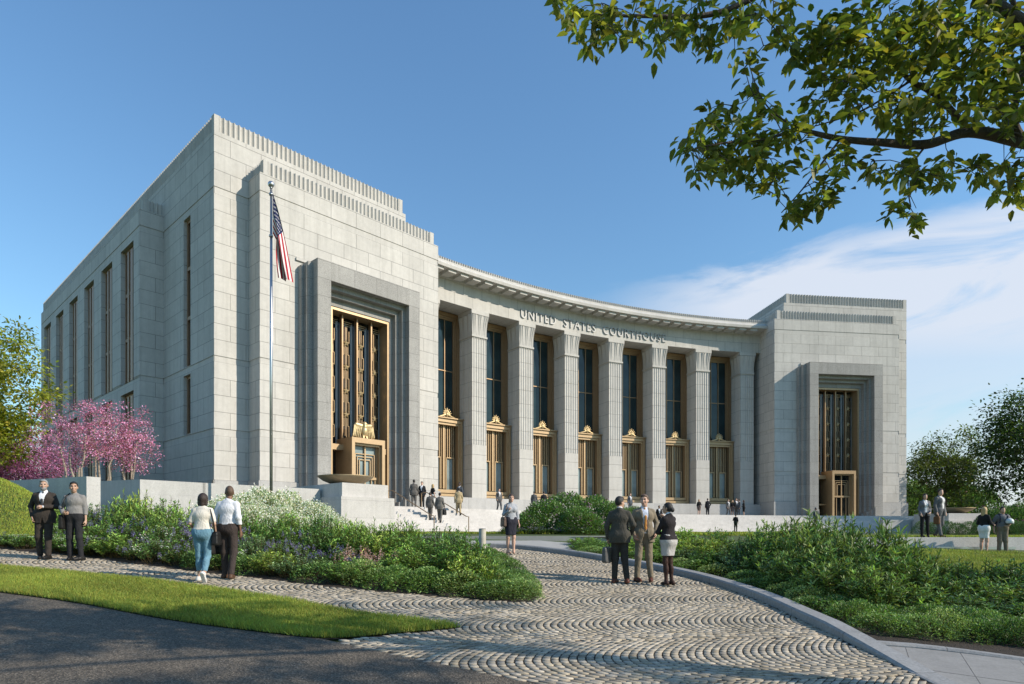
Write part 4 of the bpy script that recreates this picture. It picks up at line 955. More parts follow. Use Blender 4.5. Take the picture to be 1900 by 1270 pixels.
# ---- bed on the inside of the bend
FRONT = ((-60, 1013), (60, 1026), (180, 1038), (300, 1054), (450, 1071), (640, 1093), (800, 1107), (930, 1117), (1000, 1117))
TOP = ((-60, 950), (60, 945), (160, 932), (260, 920), (340, 926), (430, 946), (520, 956), (600, 962), (680, 964), (760, 972), (820, 980), (900, 988))
for f, gk, st in ((.13, .44, 40), (.42, .66, 44), (.72, .86, 46), (1.0, 1.0, 46)):
    px = -55.0
    while px < (985 if f < .2 else 955 if f < .5 else 890):
        q = px+PR.uniform(-12, 12); x0, y0 = gp(q, interp(FRONT, q)); Y = y0+.28+f*3.7*(1 if q < 820 else .55); x, y = at(q, Y); z = G(x, y)
        ft, tp = interp(FRONT, q), interp(TOP, q)
        if q < 95 and f > .3: px += st; continue
        if q > 900: tp = 985+(q-900)*1.0
        py = ft-(ft-tp)*gk*PR.uniform(.93, 1.06); h = max(.34, zat(py, Y)-z)
        right = q > 640-90*f
        if f < .2: kind = 'ground_cover_mound' if (q > 690 or PR.random() < .35) else PR.choice(('salvia', 'leafy_shrub', 'white_flowering_shrub'))
        elif f < .5: kind = ('ground_cover_mound' if q > 880 else 'leafy_shrub') if q > 720 else ('foxglove' if 630 < q < 720 or 430 < q < 470 else PR.choice(('salvia', 'salvia', 'salvia', 'white_flowering_shrub', 'leafy_shrub')))
        elif f < .8: kind = PR.choice(('leafy_shrub', 'salvia', 'leafy_shrub')) if q < 620 else 'leafy_shrub'
        else: kind = PR.choice(('leafy_shrub', 'white_flowering_shrub')) if q < 420 else 'leafy_shrub'
        w = {'ground_cover_mound': .62, 'foxglove': .42}.get(kind, .60)*PR.uniform(.9, 1.15)
        if kind == 'ground_cover_mound': h = min(h, .62)
        lab, cat = {'ground_cover_mound': ('low mound of small rounded leaves along the cobbles on the inner bend', 'ground cover'), 'salvia': ('bushy perennial with purple flower spikes in the bed along the cobbled path', 'flowering plant'),
          'leafy_shrub': ('upright green leafy shrub in the bed between cobbles and granite retaining wall', 'shrub'), 'white_flowering_shrub': ('leafy green shrub with small white flower heads in the bed along the path', 'flowering shrub'),
          'foxglove': ('plant with tall pale pink flower spires in the bed along the path', 'flowering plant')}[kind]
        plant(kind, x, y, z, h, w, lab, cat, {'ground_cover_mound': 'ground cover mounds on the inner bend', 'salvia': 'purple flowering plants along the path', 'leafy_shrub': 'leafy shrubs between path and retaining wall', 'white_flowering_shrub': 'white flowering shrubs along the path', 'foxglove': 'pink spire plants along the path'}[kind])
        px += st*(1.0 if q < 500 else 1.12)
for px, py in ((976, 1108), (985, 1098), (970, 1082), (958, 1066), (944, 1052), (928, 1041), (912, 1035), (950, 1085), (930, 1062)):
    x, y = gp(px-14, py); plant('ground_cover_mound', x, y+.1, G(x, y), .36, .42, 'low mound of small rounded leaves along the cobbles on the inner bend', 'ground cover', 'ground cover mounds on the inner bend')
# white spirea drift by the flagpole
for px, py, Y, w in ((400, 925, 21.5, 1.0), (440, 912, 23, 1.2), (490, 903, 24.5, 1.3), (535, 908, 25.5, 1.2), (575, 925, 24.5, 1.1), (600, 948, 23, 1.0), (520, 935, 22.5, 1.1), (460, 930, 21, 1.0)):
    x, y = at(px, Y); z = G(x, y); plant('spirea', x, y, z, zat(py, Y)-z, w, 'rounded spirea bush covered in white blossom at the foot of the flagpole', 'flowering shrub', 'white spirea bushes by the flagpole')
# ---- bed on the outside of the bend
FR2 = ((1090, 1036), (1200, 1050), (1300, 1070), (1400, 1098), (1480, 1133), (1560, 1170), (1640, 1197), (1780, 1208), (1960, 1230))
TP2 = ((1090, 1012), (1150, 1000), (1220, 985), (1300, 983), (1400, 985), (1440, 972), (1500, 958), (1560, 960), (1620, 985), (1700, 1010), (1760, 1040), (1830, 1055), (1960, 1050))
for f, gk, st in ((.07, .33, 40), (.20, .42, 44), (.40, .62, 46), (.66, .84, 46), (.95, 1.0, 46)):
    px = 1095.0
    while px < 1960:
        q = px+PR.uniform(-12, 12); x0, y0 = gp(q, interp(FR2, q)); dd = 3.6 if q > 1420 else 3.0; Y = y0+.55+f*dd; x, y = at(q, Y); z = G(x, y); ft, tp = interp(FR2, q), interp(TP2, q)
        py = ft-(ft-tp)*gk*PR.uniform(.92, 1.07); h = max(.30, zat(py, Y)-z)
        if f < .1 or (f < .3 and q > 1440): kind = 'ground_cover_mound'; h = PR.uniform(.30, .50) if q > 1440 else min(h, .45)
        elif f < .3: px += st; continue
        elif q < 1400: kind = 'ground_cover_mound' if f < .4 and q < 1200 else 'leafy_shrub'
        else: kind = 'white_flowering_shrub' if (1540 < q < 1600 and f < .4) else 'dark_shrub'
        w = {'ground_cover_mound': .58}.get(kind, .64)*PR.uniform(.9, 1.15)*(PR.uniform(.62, .95) if f < .3 and q > 1440 else 1)
        lab, cat, grp = {'ground_cover_mound': ('low mound of small leaves just behind the curved granite kerb', 'ground cover', 'ground cover mounds behind the kerb'),
          'leafy_shrub': ('fine leaved light green shrub between the kerb and the steps', 'shrub', 'light green shrubs behind the kerb'),
          'dark_shrub': ('tall shrub with long narrow dark leaves between the kerb and the open lawn', 'shrub', 'dark narrow leaved shrubs behind the kerb'),
          'white_flowering_shrub': ('shrub with small white flower heads among the dark shrubs behind the kerb', 'flowering shrub', 'white flowering shrubs behind the kerb')}[kind]
        plant(kind, x, y, z, h, w, lab, cat, grp); px += st*(1.0 if q < 1500 else 1.35)*(1.0 if f < .3 else 1)
# lilacs and low edging below the steps
for px, py, Y, w in ((1010, 925, 29, 1.25), (1050, 912, 30, 1.4), (1095, 918, 30, 1.35), (1135, 930, 29, 1.1), (985, 948, 28.5, .9), (1172, 940, 30, .9), (1075, 940, 28, 1.1)):
    x, y = at(px, Y); plant('lilac', x, y, -.06, zat(py, Y)+.06, w, 'big dark green lilac bush with purple flower heads in front of the steps', 'flowering shrub', 'lilac bushes in front of the steps')
for px in range(940, 1160, 22):
    Y = 27.6; x, y = at(px+PR.uniform(-5, 5), Y); plant('salvia', x, y, -.06, .34, .42, 'low grey purple edging plant in front of the lilac bushes', 'flowering plant', 'edging plants before the lilac bushes')
for px, py, Y in ((955, 965, 28.5), (975, 962, 28.7)): x, y = at(px, Y); plant('clipped_hedge', x, y, -.06, zat(py, Y)+.06, .6, 'small dark clipped bush beside the lilac bushes', 'shrub', 'small bushes beside the lilacs')
for k in range(14):
    px = 1712+k*22; Y = 33; x, y = at(px, Y); plant('clipped_hedge', x, y, -.2, zat(PR.uniform(965, 970), Y)+.2, .55, 'dark clipped hedge bush below the granite pedestal on the lawn', 'hedge', 'low hedge bushes on the upper lawn')
for k in range(8):
    px = 1850+k*24; Y = 48; x, y = at(px, Y); plant('lilac', x, y, -.2, zat(PR.uniform(930, 940), Y)+.2, 1.5, 'tall loose green bush behind the blonde woman and the man with the pack', 'shrub', 'tall bushes behind the upper lawn')
for k in range(5):
    px = 1655+k*30; Y = 84; x, y = at(px+40, Y); plant('lilac', x, y, 0, zat(895+PR.uniform(-5, 8), Y), 3.0, 'distant green bush beyond the corner of the building', 'shrub', 'distant bushes beyond the building')
# ------------------------------------------------------------------ trees
def tree(name, x, y, z0, crown, R, trunk_r, ncl, nleaf, L, col, label, cat, seed, matl='tree_leaf', barkm='bark', clr=.5, wr=.55, stems=1, group=None, fork=.3, sp=.3, twig_r=.02, gap=.0, flower=None):
    """crown: centre height above z0; R: radii; limbs run from the trunk to every clump of leaves"""
    r = np.random.default_rng(seed); rr = random.Random(seed); root = empty(name, (x, y, z0)); m = MB()
    cz = crown; clumps = []
    while len(clumps) < ncl:
        u = r.normal(size=3); u /= np.linalg.norm(u); k = r.random()**.38
        p = u*np.array(R)*k*(1+.16*math.sin(5*u[0]+seed)+.13*math.sin(7*u[1]+3*u[2]+seed)); p[2] += cz
        if p[2] > z0*0+fork*cz*.7: clumps.append(p)
    nodes = [np.array([0, 0, 0.])]
    tops = []
    for s in range(stems):
        a = 2*PI*s/max(stems, 1)+rr.uniform(-.4, .4); sp_ = (.34 if stems > 1 else .06)*R[0]; base = np.array([.12*math.cos(a), .12*math.sin(a), 0.])*(stems > 1)
        pts = [base]; nn = 6
        for k in range(1, nn+1):
            q = k/nn; pts.append(np.array([base[0]+math.cos(a)*sp_*q+rr.gauss(0, .03*R[0]), base[1]+math.sin(a)*sp_*q+rr.gauss(0, .03*R[0]), (cz+R[2]*(.45 if stems == 1 else .05))*q]))
        m.tube(pts, [trunk_r*(1-.8*k/nn)*(1 if stems == 1 else .62)+.01 for k in range(nn+1)], 8); nodes += pts[1:]
    nodes = [n for n in nodes if n[2] > fork*cz]
    order = sorted(clumps, key=lambda p: np.linalg.norm((p-np.array([0, 0, cz]))/np.array(R)))
    for p in order:
        best = min(nodes, key=lambda n: np.linalg.norm(p-n)+(0 if n[2] <= p[2]+.2 else .8*(n[2]-p[2])))
        d = np.linalg.norm(p-best)
        mid = (best+p)/2+r.normal(0, .07*d, 3)+np.array([0, 0, -.05*d]); rad = max(twig_r, trunk_r*.35*min(1, d/(R[0]+.01)))
        m.tube([best, mid, p], [rad, rad*.7, twig_r*.5], 5, cap=False); nodes += [mid, p]
    m.build('trunk', barkm, root, True)
    P, D, C_ = [], [], []
    for p in clumps:
        n = int(nleaf*rr.uniform(.6, 1.3)); o = r.normal(0, 1, (n, 3))*np.array([clr, clr, clr*.62]); P.append(p+o); D.append(o+r.normal(0, .5, (n, 3))*clr+np.array([0, 0, -.25*clr])); C_.append(tints(n, np.array(col)*math.exp(rr.gauss(0, .2)), sp, r))
    v, q, c = leaves(np.concatenate(P), np.concatenate(D), L*r.uniform(.6, 1.3, sum(map(len, P))), wr, np.concatenate(C_), rng=r)
    mesh_obj('crown', np_mesh('crown', v, q, matl, col=c), root)
    tag(root, label, cat, group); return root
x, y = at(1752, 74); tree('broadleaf_tree', x, y, .5, 5.9, (4.0, 4.2, 4.9), .28, 185, 85, .28, (.075, .10, .026), 'green broadleaf tree with a rounded crown beside the corner of the building', 'tree', 31, clr=.50, twig_r=.04)
x, y = at(1662, 96); tree('broadleaf_tree', x, y, .5, 5.0, (5, 5, 3.2), .25, 80, 75, .38, (.05, .08, .02), 'dark green tree low behind the corner of the building', 'tree', 37, clr=.7, twig_r=.04)
x, y = at(1925, 56); tree('broadleaf_tree', x, y, .3, 7.2, (4.7, 5.0, 5.4), .3, 240, 85, .28, (.045, .075, .020), 'dark tall tree leaning in behind the woman and man talking on the lawn', 'tree', 32, clr=.55, twig_r=.035)
x, y = at(2080, 66); tree('broadleaf_tree', x, y, .3, 8, (6, 6, 5.5), .3, 140, 70, .32, (.05, .08, .02), 'dark tree at the far edge of the lawn', 'tree', 34, clr=.6, twig_r=.035)
x, y = at(-50, 33); tree('broadleaf_tree', x, y, .8, 6.5, (3.0, 2.6, 3.7), .2, 210, 95, .20, (.29, .31, .05), 'sunlit yellow green tree beside the pink blossom trees', 'tree', 35, clr=.36, twig_r=.02)
x, y = at(-38, 45); tree('broadleaf_tree', x, y, .8, 4.6, (3.2, 2.6, 4.0), .2, 150, 90, .24, (.23, .26, .05), 'green tree farther back behind the pink blossom trees', 'tree', 36, clr=.4, twig_r=.02)
BL = (.56, .20, .36)
for k, (px, Y, cz, R_, sd) in enumerate(((138, 31.5, 3.1, (1.9, 1.6, 1.55), 41), (190, 33.0, 3.6, (1.7, 1.6, 1.7), 42), (240, 34.0, 3.1, (1.3, 1.35, 1.75), 43))):
    x, y = at(px, Y); tree('redbud_tree', x, y, POD, cz, R_, .10, 105, 46, .080, (.60, .255, .44), ['multi stemmed redbud in pink blossom, nearest the garden wall end', 'multi stemmed redbud in pink blossom, middle one of three above the wall', 'smaller redbud in pink blossom closest to the corner windows'][k], 'blossom tree', sd, 'petal', 'pale_bark', clr=.17, wr=.75, stems=4, group='redbud trees above the retaining wall', fork=.5, sp=.45, twig_r=.012)
for k, (px, Y, cz, R_, sd) in enumerate(((28, 35, 2.6, (2.3, 2.0, 1.9), 44), (-45, 34, 2.7, (2.2, 2.0, 2.0), 45), (75, 41, 3.2, (2.0, 2.0, 2.0), 46))):
    x, y = at(px, Y); tree('redbud_tree', x, y, .9, cz, R_, .10, 130, 70, .085, (.42, .16, .33), ['dense magenta blossom tree behind the grassy bank', 'dense magenta blossom tree under the yellow green tree', 'magenta blossom tree farther back against the end of the building'][k], 'blossom tree', sd, 'petal', 'bark', clr=.22, wr=.75, stems=3, fork=.1, sp=.45, twig_r=.014)
# ---- the tree that overhangs the view: trunk just outside the frame, limbs reaching in
def overhang():
    r = np.random.default_rng(5); rr = random.Random(5); m = MB()
    base = np.array([9.2, 5.2, G(9.2, 5.2)-.1]); root = empty('overhanging_tree', tuple(base))
    W3 = lambda px, py, Y: np.array([(px-CX)/F*Y, Y, (HZ-py)/F*Y])
    nodes = []
    def limb(pts, r0, r1, n=8):
        out = smooth3(pts); k = len(out); m.tube([p-base for p in out], [r0+(r1-r0)*i/(k-1) for i in range(k)], n, cap=False)
        nodes.extend((p, r0+(r1-r0)*i/(k-1)) for i, p in enumerate(out)); return out
    def smooth3(P, per=7):
        out = []
        for i in range(len(P)-1):
            a, b, c, d = P[max(i-1, 0)], P[i], P[i+1], P[min(i+2, len(P)-1)]
            for k in range(per):
                q = k/per; out.append(.5*((2*b)+(c-a)*q+(2*a-5*b+4*c-d)*q*q+(3*b-a-3*c+d)*q**3))
        return out+[P[-1]]
    crotch = np.array([8.6, 5.4, 2.2])
    limb([base, base+np.array([-.05, 0, 1.4]), crotch, np.array([8.3, 5.3, 4.2]), np.array([8.0, 4.9, 6.6]), np.array([7.9, 4.6, 8.6])], .30, .07, 12)
    limb([crotch, W3(2150, 330, 6.2), W3(2000, 285, 6.3), W3(1900, 264, 6.4), W3(1800, 245, 6.4), W3(1720, 268, 6.3), W3(1640, 265, 6.2), W3(1560, 258, 6.1), W3(1480, 240, 6.0)], .085, .018)
    limb([W3(1480, 240, 6.0), W3(1420, 258, 5.9), W3(1350, 265, 5.8), W3(1290, 275, 5.7)], .017, .005, 6)
    limb([W3(1800, 245, 6.4), W3(1740, 180, 6.2), W3(1690, 150, 6.1), W3(1660, 118, 6.0), W3(1600, 60, 5.9)], .035, .012, 6)
    limb([np.array([8.3, 5.3, 4.2]), W3(2050, 120, 6.0), W3(1930, 60, 6.0), W3(1780, -20, 6.0), W3(1500, -40, 6.0), W3(1330, 25, 6.0), W3(1180, 30, 6.0), W3(1060, 25, 6.0)], .07, .006, 8)
    limb([W3(1900, 264, 6.4), W3(1880, 215, 6.3), W3(1900, 100, 6.2), W3(1870, -30, 6.1)], .045, .02, 6)
    limb([W3(1690, 150, 6.1), W3(1610, 200, 6.0), W3(1560, 220, 5.9), W3(1510, 235, 5.9)], .012, .005, 5)
    limb([W3(1720, 268, 6.3), W3(1690, 310, 6.2), W3(1685, 350, 6.1), W3(1690, 385, 6.1)], .012, .005, 5)
    limb([W3(1560, 258, 6.1), W3(1520, 310, 6.0), W3(1490, 350, 5.9), W3(1450, 395, 5.9)], .012, .005, 5)
    limb([W3(1480, 240, 6.0), W3(1430, 205, 6.0), W3(1405, 165, 6.0), W3(1390, 120, 6.0)], .009, .004, 5)
    for a in ((7.0, 4.0, 8.8), (5.2, 3.6, 8.4), (9.2, 3.4, 8.4), (7.4, 6.0, 8.6), (10.4, 5.4, 8.2)): limb([np.array([8.0, 4.9, 6.6]), (np.array([8.0, 4.9, 6.6])+np.array(a))/2+np.array([0, 0, .4]), np.array(a)], .07, .02, 6)
    limb([np.array([8.3, 5.3, 4.2]), np.array([9.6, 4.0, 5.2]), np.array([11.0, 3.0, 5.8])], .07, .02, 6); limb([np.array([8.3, 5.3, 4.2]), np.array([7.0, 3.6, 5.6]), np.array([5.4, 2.4, 6.0])], .07, .02, 6)
    cl = []
    # clumps seen in the frame
    def ell(px, py, sx, sy, n, Y0=6.0, sY=.5):
        for _ in range(n):
            a, q = rr.uniform(0, 2*PI), math.sqrt(rr.random()); cl.append((W3(px+sx*q*math.cos(a), py+sy*q*math.sin(a), Y0+rr.uniform(-sY, sY)), True))
    for e in ((1080, 22, 62, 36, 15), (1110, 62, 45, 26, 8), (1205, 35, 55, 42, 16), (1215, 70, 22, 14, 3), (1300, 35, 60, 40, 14), (1345, 70, 40, 34, 9), (1400, 20, 60, 40, 14), (1455, 60, 20, 24, 3), (1490, 60, 50, 60, 16), (1540, 95, 60, 60, 22), (1560, 150, 45, 30, 8),
              (1620, 60, 75, 70, 34), (1700, 90, 80, 80, 44), (1800, 70, 95, 85, 58), (1880, 120, 60, 110, 40), (1620, 150, 50, 30, 10), (1700, 200, 70, 50, 26), (1790, 185, 80, 45, 24), (1885, 230, 40, 60, 10), (1860, 320, 55, 40, 14), (1790, 315, 50, 25, 5), (1880, 365, 40, 20, 6),
              (1395, 130, 20, 26, 4), (1350, 215, 45, 28, 10), (1410, 200, 35, 20, 6), (1310, 265, 42, 36, 14), (1370, 270, 60, 38, 16), (1440, 250, 60, 36, 14), (1330, 310, 50, 22, 8), (1420, 320, 60, 28, 10), (1440, 350, 40, 16, 5), (1470, 395, 28, 20, 6), (1510, 360, 40, 26, 7), (1545, 300, 40, 34, 8), (1520, 190, 36, 22, 6), (1600, 200, 30, 24, 5), (1560, 375, 18, 14, 2),
              (1640, 310, 36, 20, 5), (1690, 320, 50, 22, 8), (1985, 60, 60, 110, 26), (2000, 230, 60, 70, 16), (2110, 120, 90, 150, 30), (2150, 330, 80, 60, 10), (1720, -75, 220, 50, 34), (1400, -70, 160, 40, 16), (1950, -120, 120, 70, 22), (2250, 250, 90, 140, 20), (1665, 385, 22, 16, 3), (1692, 398, 20, 16, 3), (1740, 330, 40, 22, 6)): ell(*e)
    # upper and near crown outside the frame: it throws the dappled shade over the road
    sh = np.array(SUNV); tgt = []
    poly = [gp(*p) for p in ((-250, 1120), (0, 1108), (300, 1160), (600, 1195), (900, 1235), (1000, 1290), (600, 1420), (-300, 1420))]
    for _ in range(520):
        x, y = rr.uniform(-9.5, 1.5), rr.uniform(4.2, 11.5)
        if inside(poly, x, y) and math.sin(x*1.5+1.3*math.sin(y*1.1))*math.sin(y*3.1+x*.5) < -.02: tgt.append((x, y))
    for px, py, n, s in ((1200, 1250, 8, 60), (700, 1140, 10, 110), (400, 1130, 10, 120), (960, 1200, 5, 60), (860, 1140, 8, 80), (1720, 1120, 9, 120), (1500, 1110, 5, 80), (1850, 1090, 7, 60)):
        for _ in range(n): tgt.append(gp(px+rr.uniform(-s, s), min(1420, py+rr.uniform(-25, 25))))
    n_in = 0
    for x, y in tgt:
        g = np.array([x, y, G(x, y)])
        for t in range(14):
            h = rr.uniform(7.0, 11.2); c = g+sh*(h/sh[2]); pxx, pyy = CX+F*c[0]/max(c[1], .3), HZ-F*c[2]/max(c[1], .3)
            if c[1] < 1.0 or pyy < -60 or pxx > 1980: cl.append((c, False)); break
    # twigs and leaves
    order = sorted(cl, key=lambda q: min(np.linalg.norm(q[0]-n[0]) for n in nodes)); arr = np.array([n[0] for n in nodes])
    P, D, C_, Ls = [], [], [], []
    for c, vis in order:
        dist = np.linalg.norm(arr-c, axis=1); i = int(dist.argmin()); b = arr[i]; d = dist[i]
        if d > .05:
            mid = (b+c)/2+r.normal(0, .06*d, 3)+np.array([0, 0, .10*d]); rad = .0045+.004*min(1, d/1.5)
            m.tube([b-base, mid-base, c-base], [rad, rad*.75, .0028], 5, cap=False); arr = np.vstack([arr, mid[None], c[None]])
        nl = rr.randint(7, 11) if vis else rr.randint(22, 30); ax = unit((c-b)[None]+r.normal(0, .15, (1, 3)))[0] if d > .05 else np.array([-1., 0, 0])
        q = r.uniform(-.5, 1, nl)[:, None]; o = (ax*.12*q+r.normal(0, .028, (nl, 3))) if vis else r.normal(0, .18, (nl, 3))*np.array([1, 1, .6])
        ph = r.uniform(0, 2*PI, nl); dd = np.stack([np.cos(ph), np.sin(ph), r.normal(-.45, .4, nl)], 1)+ax*.5; P.append(c+o-base); D.append(dd)
        C_.append(tints(nl, np.array((.165, .185, .038))*math.exp(rr.gauss(0, .22)), .2, r)); Ls.append(r.uniform(.08, .14, nl)*(1.0 if vis else 1.5))
    m.build('trunk', 'bark', root, True)
    v, q, c = leaves(np.concatenate(P), np.concatenate(D), np.concatenate(Ls), .50, np.concatenate(C_), rng=r, curl=.15)
    mesh_obj('crown', np_mesh('crown', v, q, 'tree_leaf', col=c), root)
    tag(root, 'big leafy tree reaching a bare lit limb over the view from outside the frame', 'tree')
overhang()
# ------------------------------------------------------------------ grass
def grass(poly, n, hmin, hmax, w, zf, name='grass', col=(.26, .30, .055), seed=1, edge=0.0):
    r = np.random.default_rng(seed); x0, x1, y0, y1 = min(p[0] for p in poly), max(p[0] for p in poly), min(p[1] for p in poly), max(p[1] for p in poly)
    X, Y = r.uniform(x0, x1, n*4), r.uniform(y0, y1, n*4); ok = np.zeros(len(X), bool); k = len(poly); res = ok.copy()
    for i in range(k):
        (a, b), (c, d) = poly[i], poly[i-1]
        if abs(b-d) < 1e-9: continue
        res ^= ((b > Y) != (d > Y)) & (X < (c-a)*(Y-b)/(d-b)+a)
    X, Y = X[res][:n], Y[res][:n]; Z = np.array([zf(a, b) for a, b in zip(X, Y)]); N = len(X)
    pat = np.sin(X*1.7+np.sin(Y*2.3))*np.sin(Y*1.9+X*.6); h = r.uniform(hmin, hmax, N)*(1+.25*pat); an = r.uniform(0, 2*PI, N); ln = r.normal(0, .45, (N, 2))*h[:, None]
    V = np.empty((N, 4, 3)); wv = np.stack([np.cos(an), np.sin(an)], 1)*w*r.uniform(.6, 1.4, (N, 1)); B = np.stack([X, Y], 1)
    V[:, 0, :2] = B-wv/2; V[:, 1, :2] = B+wv/2; V[:, 2, :2] = B+wv*.15+ln; V[:, 3, :2] = B-wv*.15+ln; V[:, 0, 2] = V[:, 1, 2] = Z-.01; V[:, 2, 2] = V[:, 3, 2] = Z+h
    c = tints(N, col, .22, r, .15)*(1+.22*pat)[:, None]; me = np_mesh(name, V.reshape(-1, 3), np.arange(N*4).reshape(-1, 4), 'grass_blade', col=c)
    tag(mesh_obj(name, me), kind='stuff')
grass(lawn, 120000, .035, .085, .009, lambda x, y: G(x, y)+.03, seed=2)
grass([at(-120, 17.5), at(70, 17.3), at(110, 20.5), at(-10, 23), at(-160, 23)], 42000, .02, .05, .016, G, seed=3, col=(.30, .35, .06))
grass([at(1500, 17), at(1730, 16), at(1960, 14.4), (20.5, 17), (22, 22.6), at(1560, 22.8)], 60000, .04, .08, .016, G, seed=4, col=(.24, .275, .06))
grass([at(1555, 24.5), (30, 24.5), (34, 31), at(1500, 31)], 22000, .04, .08, .03, lambda x, y: -.2, seed=5)
grass([at(700, 27.4), at(1560, 27.4), at(1560, 32), at(700, 32)], 30000, .05, .10, .04, G, seed=6, col=(.26, .30, .05))
# ------------------------------------------------------------------ people: implicit bodies, meshed as single surfaces
class SDF:
    """smooth union of round cones and ellipsoids, minus / clipped by planes, sampled on a grid and turned into one surface"""
    def __init__(s, k=.03): s.pr, s.cut, s.k = [], [], k
    def cone(s, a, b, r0, r1=None, k=None, sq=None): s.pr.append(('c', np.array(a, float), np.array(b, float), r0, r1 if r1 is not None else r0, k or s.k, sq)); return s
    def ell(s, c, r, k=None, R=None): s.pr.append(('e', np.array(c, float), np.array(r, float), R, 0, k or s.k, None)); return s
    def clip(s, f): s.cut.append(f); return s
    def mesh(s, cell):
        lo, hi = np.full(3, 9.), np.full(3, -9.)
        for t, a, b, r0, r1, k, sq in s.pr:
            if t == 'c': r = max(r0, r1)*max(1, *(sq or (1, 1))); lo = np.minimum(lo, np.minimum(a, b)-r); hi = np.maximum(hi, np.maximum(a, b)+r)
            else: m = b.max(); lo = np.minimum(lo, a-m); hi = np.maximum(hi, a+m)
        lo -= 3*cell; hi += 3*cell; n = np.ceil((hi-lo)/cell).astype(int)+1; D = np.full(n, .2, np.float32)
        ax = [lo[i]+cell*np.arange(n[i]) for i in range(3)]
        for t, a, b, r0, r1, k, sq in s.pr:
            m = k+2.5*cell
            if t == 'c': rr = max(r0, r1)*max(1, *(sq or (1, 1))); l2, h2 = np.minimum(a, b)-rr-m, np.maximum(a, b)+rr+m
            else: l2, h2 = a-b.max()-m, a+b.max()+m
            i0 = np.maximum(0, np.floor((l2-lo)/cell).astype(int)); i1 = np.minimum(n, np.ceil((h2-lo)/cell).astype(int)+1)
            sl = tuple(slice(p, q) for p, q in zip(i0, i1)); X, Y, Z = np.meshgrid(*[ax[i][sl[i]] for i in range(3)], indexing='ij')
            if t == 'c':
                d = b-a; L2 = max((d**2).sum(), 1e-9); P0, P1, P2 = X-a[0], Y-a[1], Z-a[2]; h = np.clip((P0*d[0]+P1*d[1]+P2*d[2])/L2, 0, 1)
                Q0, Q1, Q2 = P0-d[0]*h, P1-d[1]*h, P2-d[2]*h
                if sq: Q0, Q1 = Q0/sq[0], Q1/sq[1]
                v = np.sqrt(Q0*Q0+Q1*Q1+Q2*Q2)-(r0+(r1-r0)*h)
                if sq: v *= min(1, *sq)
            else:
                P = np.stack([X-a[0], Y-a[1], Z-a[2]], -1)
                if r0 is not None: P = P@r0
                q = np.sqrt(((P/b)**2).sum(-1)); q2 = np.sqrt(((P/b**2)**2).sum(-1)); v = q*(q-1)/np.maximum(q2, 1e-6)
            o = D[sl]; hh = np.maximum(k-np.abs(o-v), 0)/k; D[sl] = np.minimum(o, v)-hh*hh*k*.25
        if s.cut:
            X, Y, Z = np.meshgrid(*ax, indexing='ij')
            for f in s.cut: D = np.maximum(D, f(X, Y, Z))
        return surface(D, lo, cell)
def surface(D, lo, cell):
    ins = D < 0; C8 = [ins[i:ins.shape[0]-1+i, j:ins.shape[1]-1+j, k:ins.shape[2]-1+k] for i in (0, 1) for j in (0, 1) for k in (0, 1)]
    cnt = sum(c.astype(np.int8) for c in C8); act = (cnt > 0) & (cnt < 8); I = np.argwhere(act); idx = -np.ones(act.shape, np.int64); idx[tuple(I.T)] = np.arange(len(I))
    cs = np.array([(i, j, k) for i in (0, 1) for j in (0, 1) for k in (0, 1)]); v8 = np.stack([D[tuple((I+c).T)] for c in cs], 1)
    acc = np.zeros((len(I), 3)); num = np.zeros((len(I), 1))
    for a in range(8):
        for b in range(a+1, 8):
            if abs(cs[a]-cs[b]).sum() != 1: continue
            x, y = v8[:, a], v8[:, b]; m = (x < 0) != (y < 0); t = np.where(m, x/np.where(m, x-y, 1), 0)
            acc += np.where(m[:, None], cs[a]+(cs[b]-cs[a])*t[:, None], 0); num += m[:, None]
    V = lo+cell*(I+acc/np.maximum(num, 1)); Q = []
    for ax in range(3):
        s0 = [slice(None)]*3; s1 = [slice(None)]*3; s0[ax] = slice(0, -1); s1[ax] = slice(1, None)
        a, b = ins[tuple(s0)], ins[tuple(s1)]; E = np.argwhere(a != b); u, w = [(1, 2), (2, 0), (0, 1)][ax]
        ok = (E[:, u] > 0) & (E[:, w] > 0) & (E[:, u] < ins.shape[u]-1) & (E[:, w] < ins.shape[w]-1); E = E[ok]; eu, ew = np.eye(3, dtype=int)[u], np.eye(3, dtype=int)[w]
        q = np.stack([idx[tuple((E-eu-ew).T)], idx[tuple((E-ew).T)], idx[tuple(E.T)], idx[tuple((E-eu).T)]], 1)
        fl = ~ins[tuple(E.T)]; q[fl] = q[fl][:, ::-1]; Q.append(q)
    return V, np.concatenate(Q)
def cloth(name, col, rough=.85, var=.10, weave=220, b=.5):
    if name in MATS: return name
    m, t, bs = newmat(name); c = ramp(t, noise(t, 14, 5), [(0.3, tuple(x*(1-var) for x in col)), (0.7, tuple(min(1, x*(1+var)) for x in col))]); link(t, c, bs.inputs['Base Color'])
    bs.inputs['Roughness'].default_value = rough; bs.inputs['Specular IOR Level'].default_value = .2
    n_ = t.nodes.new('ShaderNodeTexNoise'); n_.inputs['Scale'].default_value = 7; n_.inputs['Detail'].default_value = 3; n_.inputs['Distortion'].default_value = 1.2; cc = t.nodes.new('ShaderNodeTexCoord'); mp = t.nodes.new('ShaderNodeMapping'); mp.inputs['Scale'].default_value = (1.6, 1.6, .8); link(t, cc.outputs['Object'], mp.inputs[0]); link(t, mp.outputs[0], n_.inputs['Vector'])
    bump(t, bs, n_.outputs[0], b, .05); return name
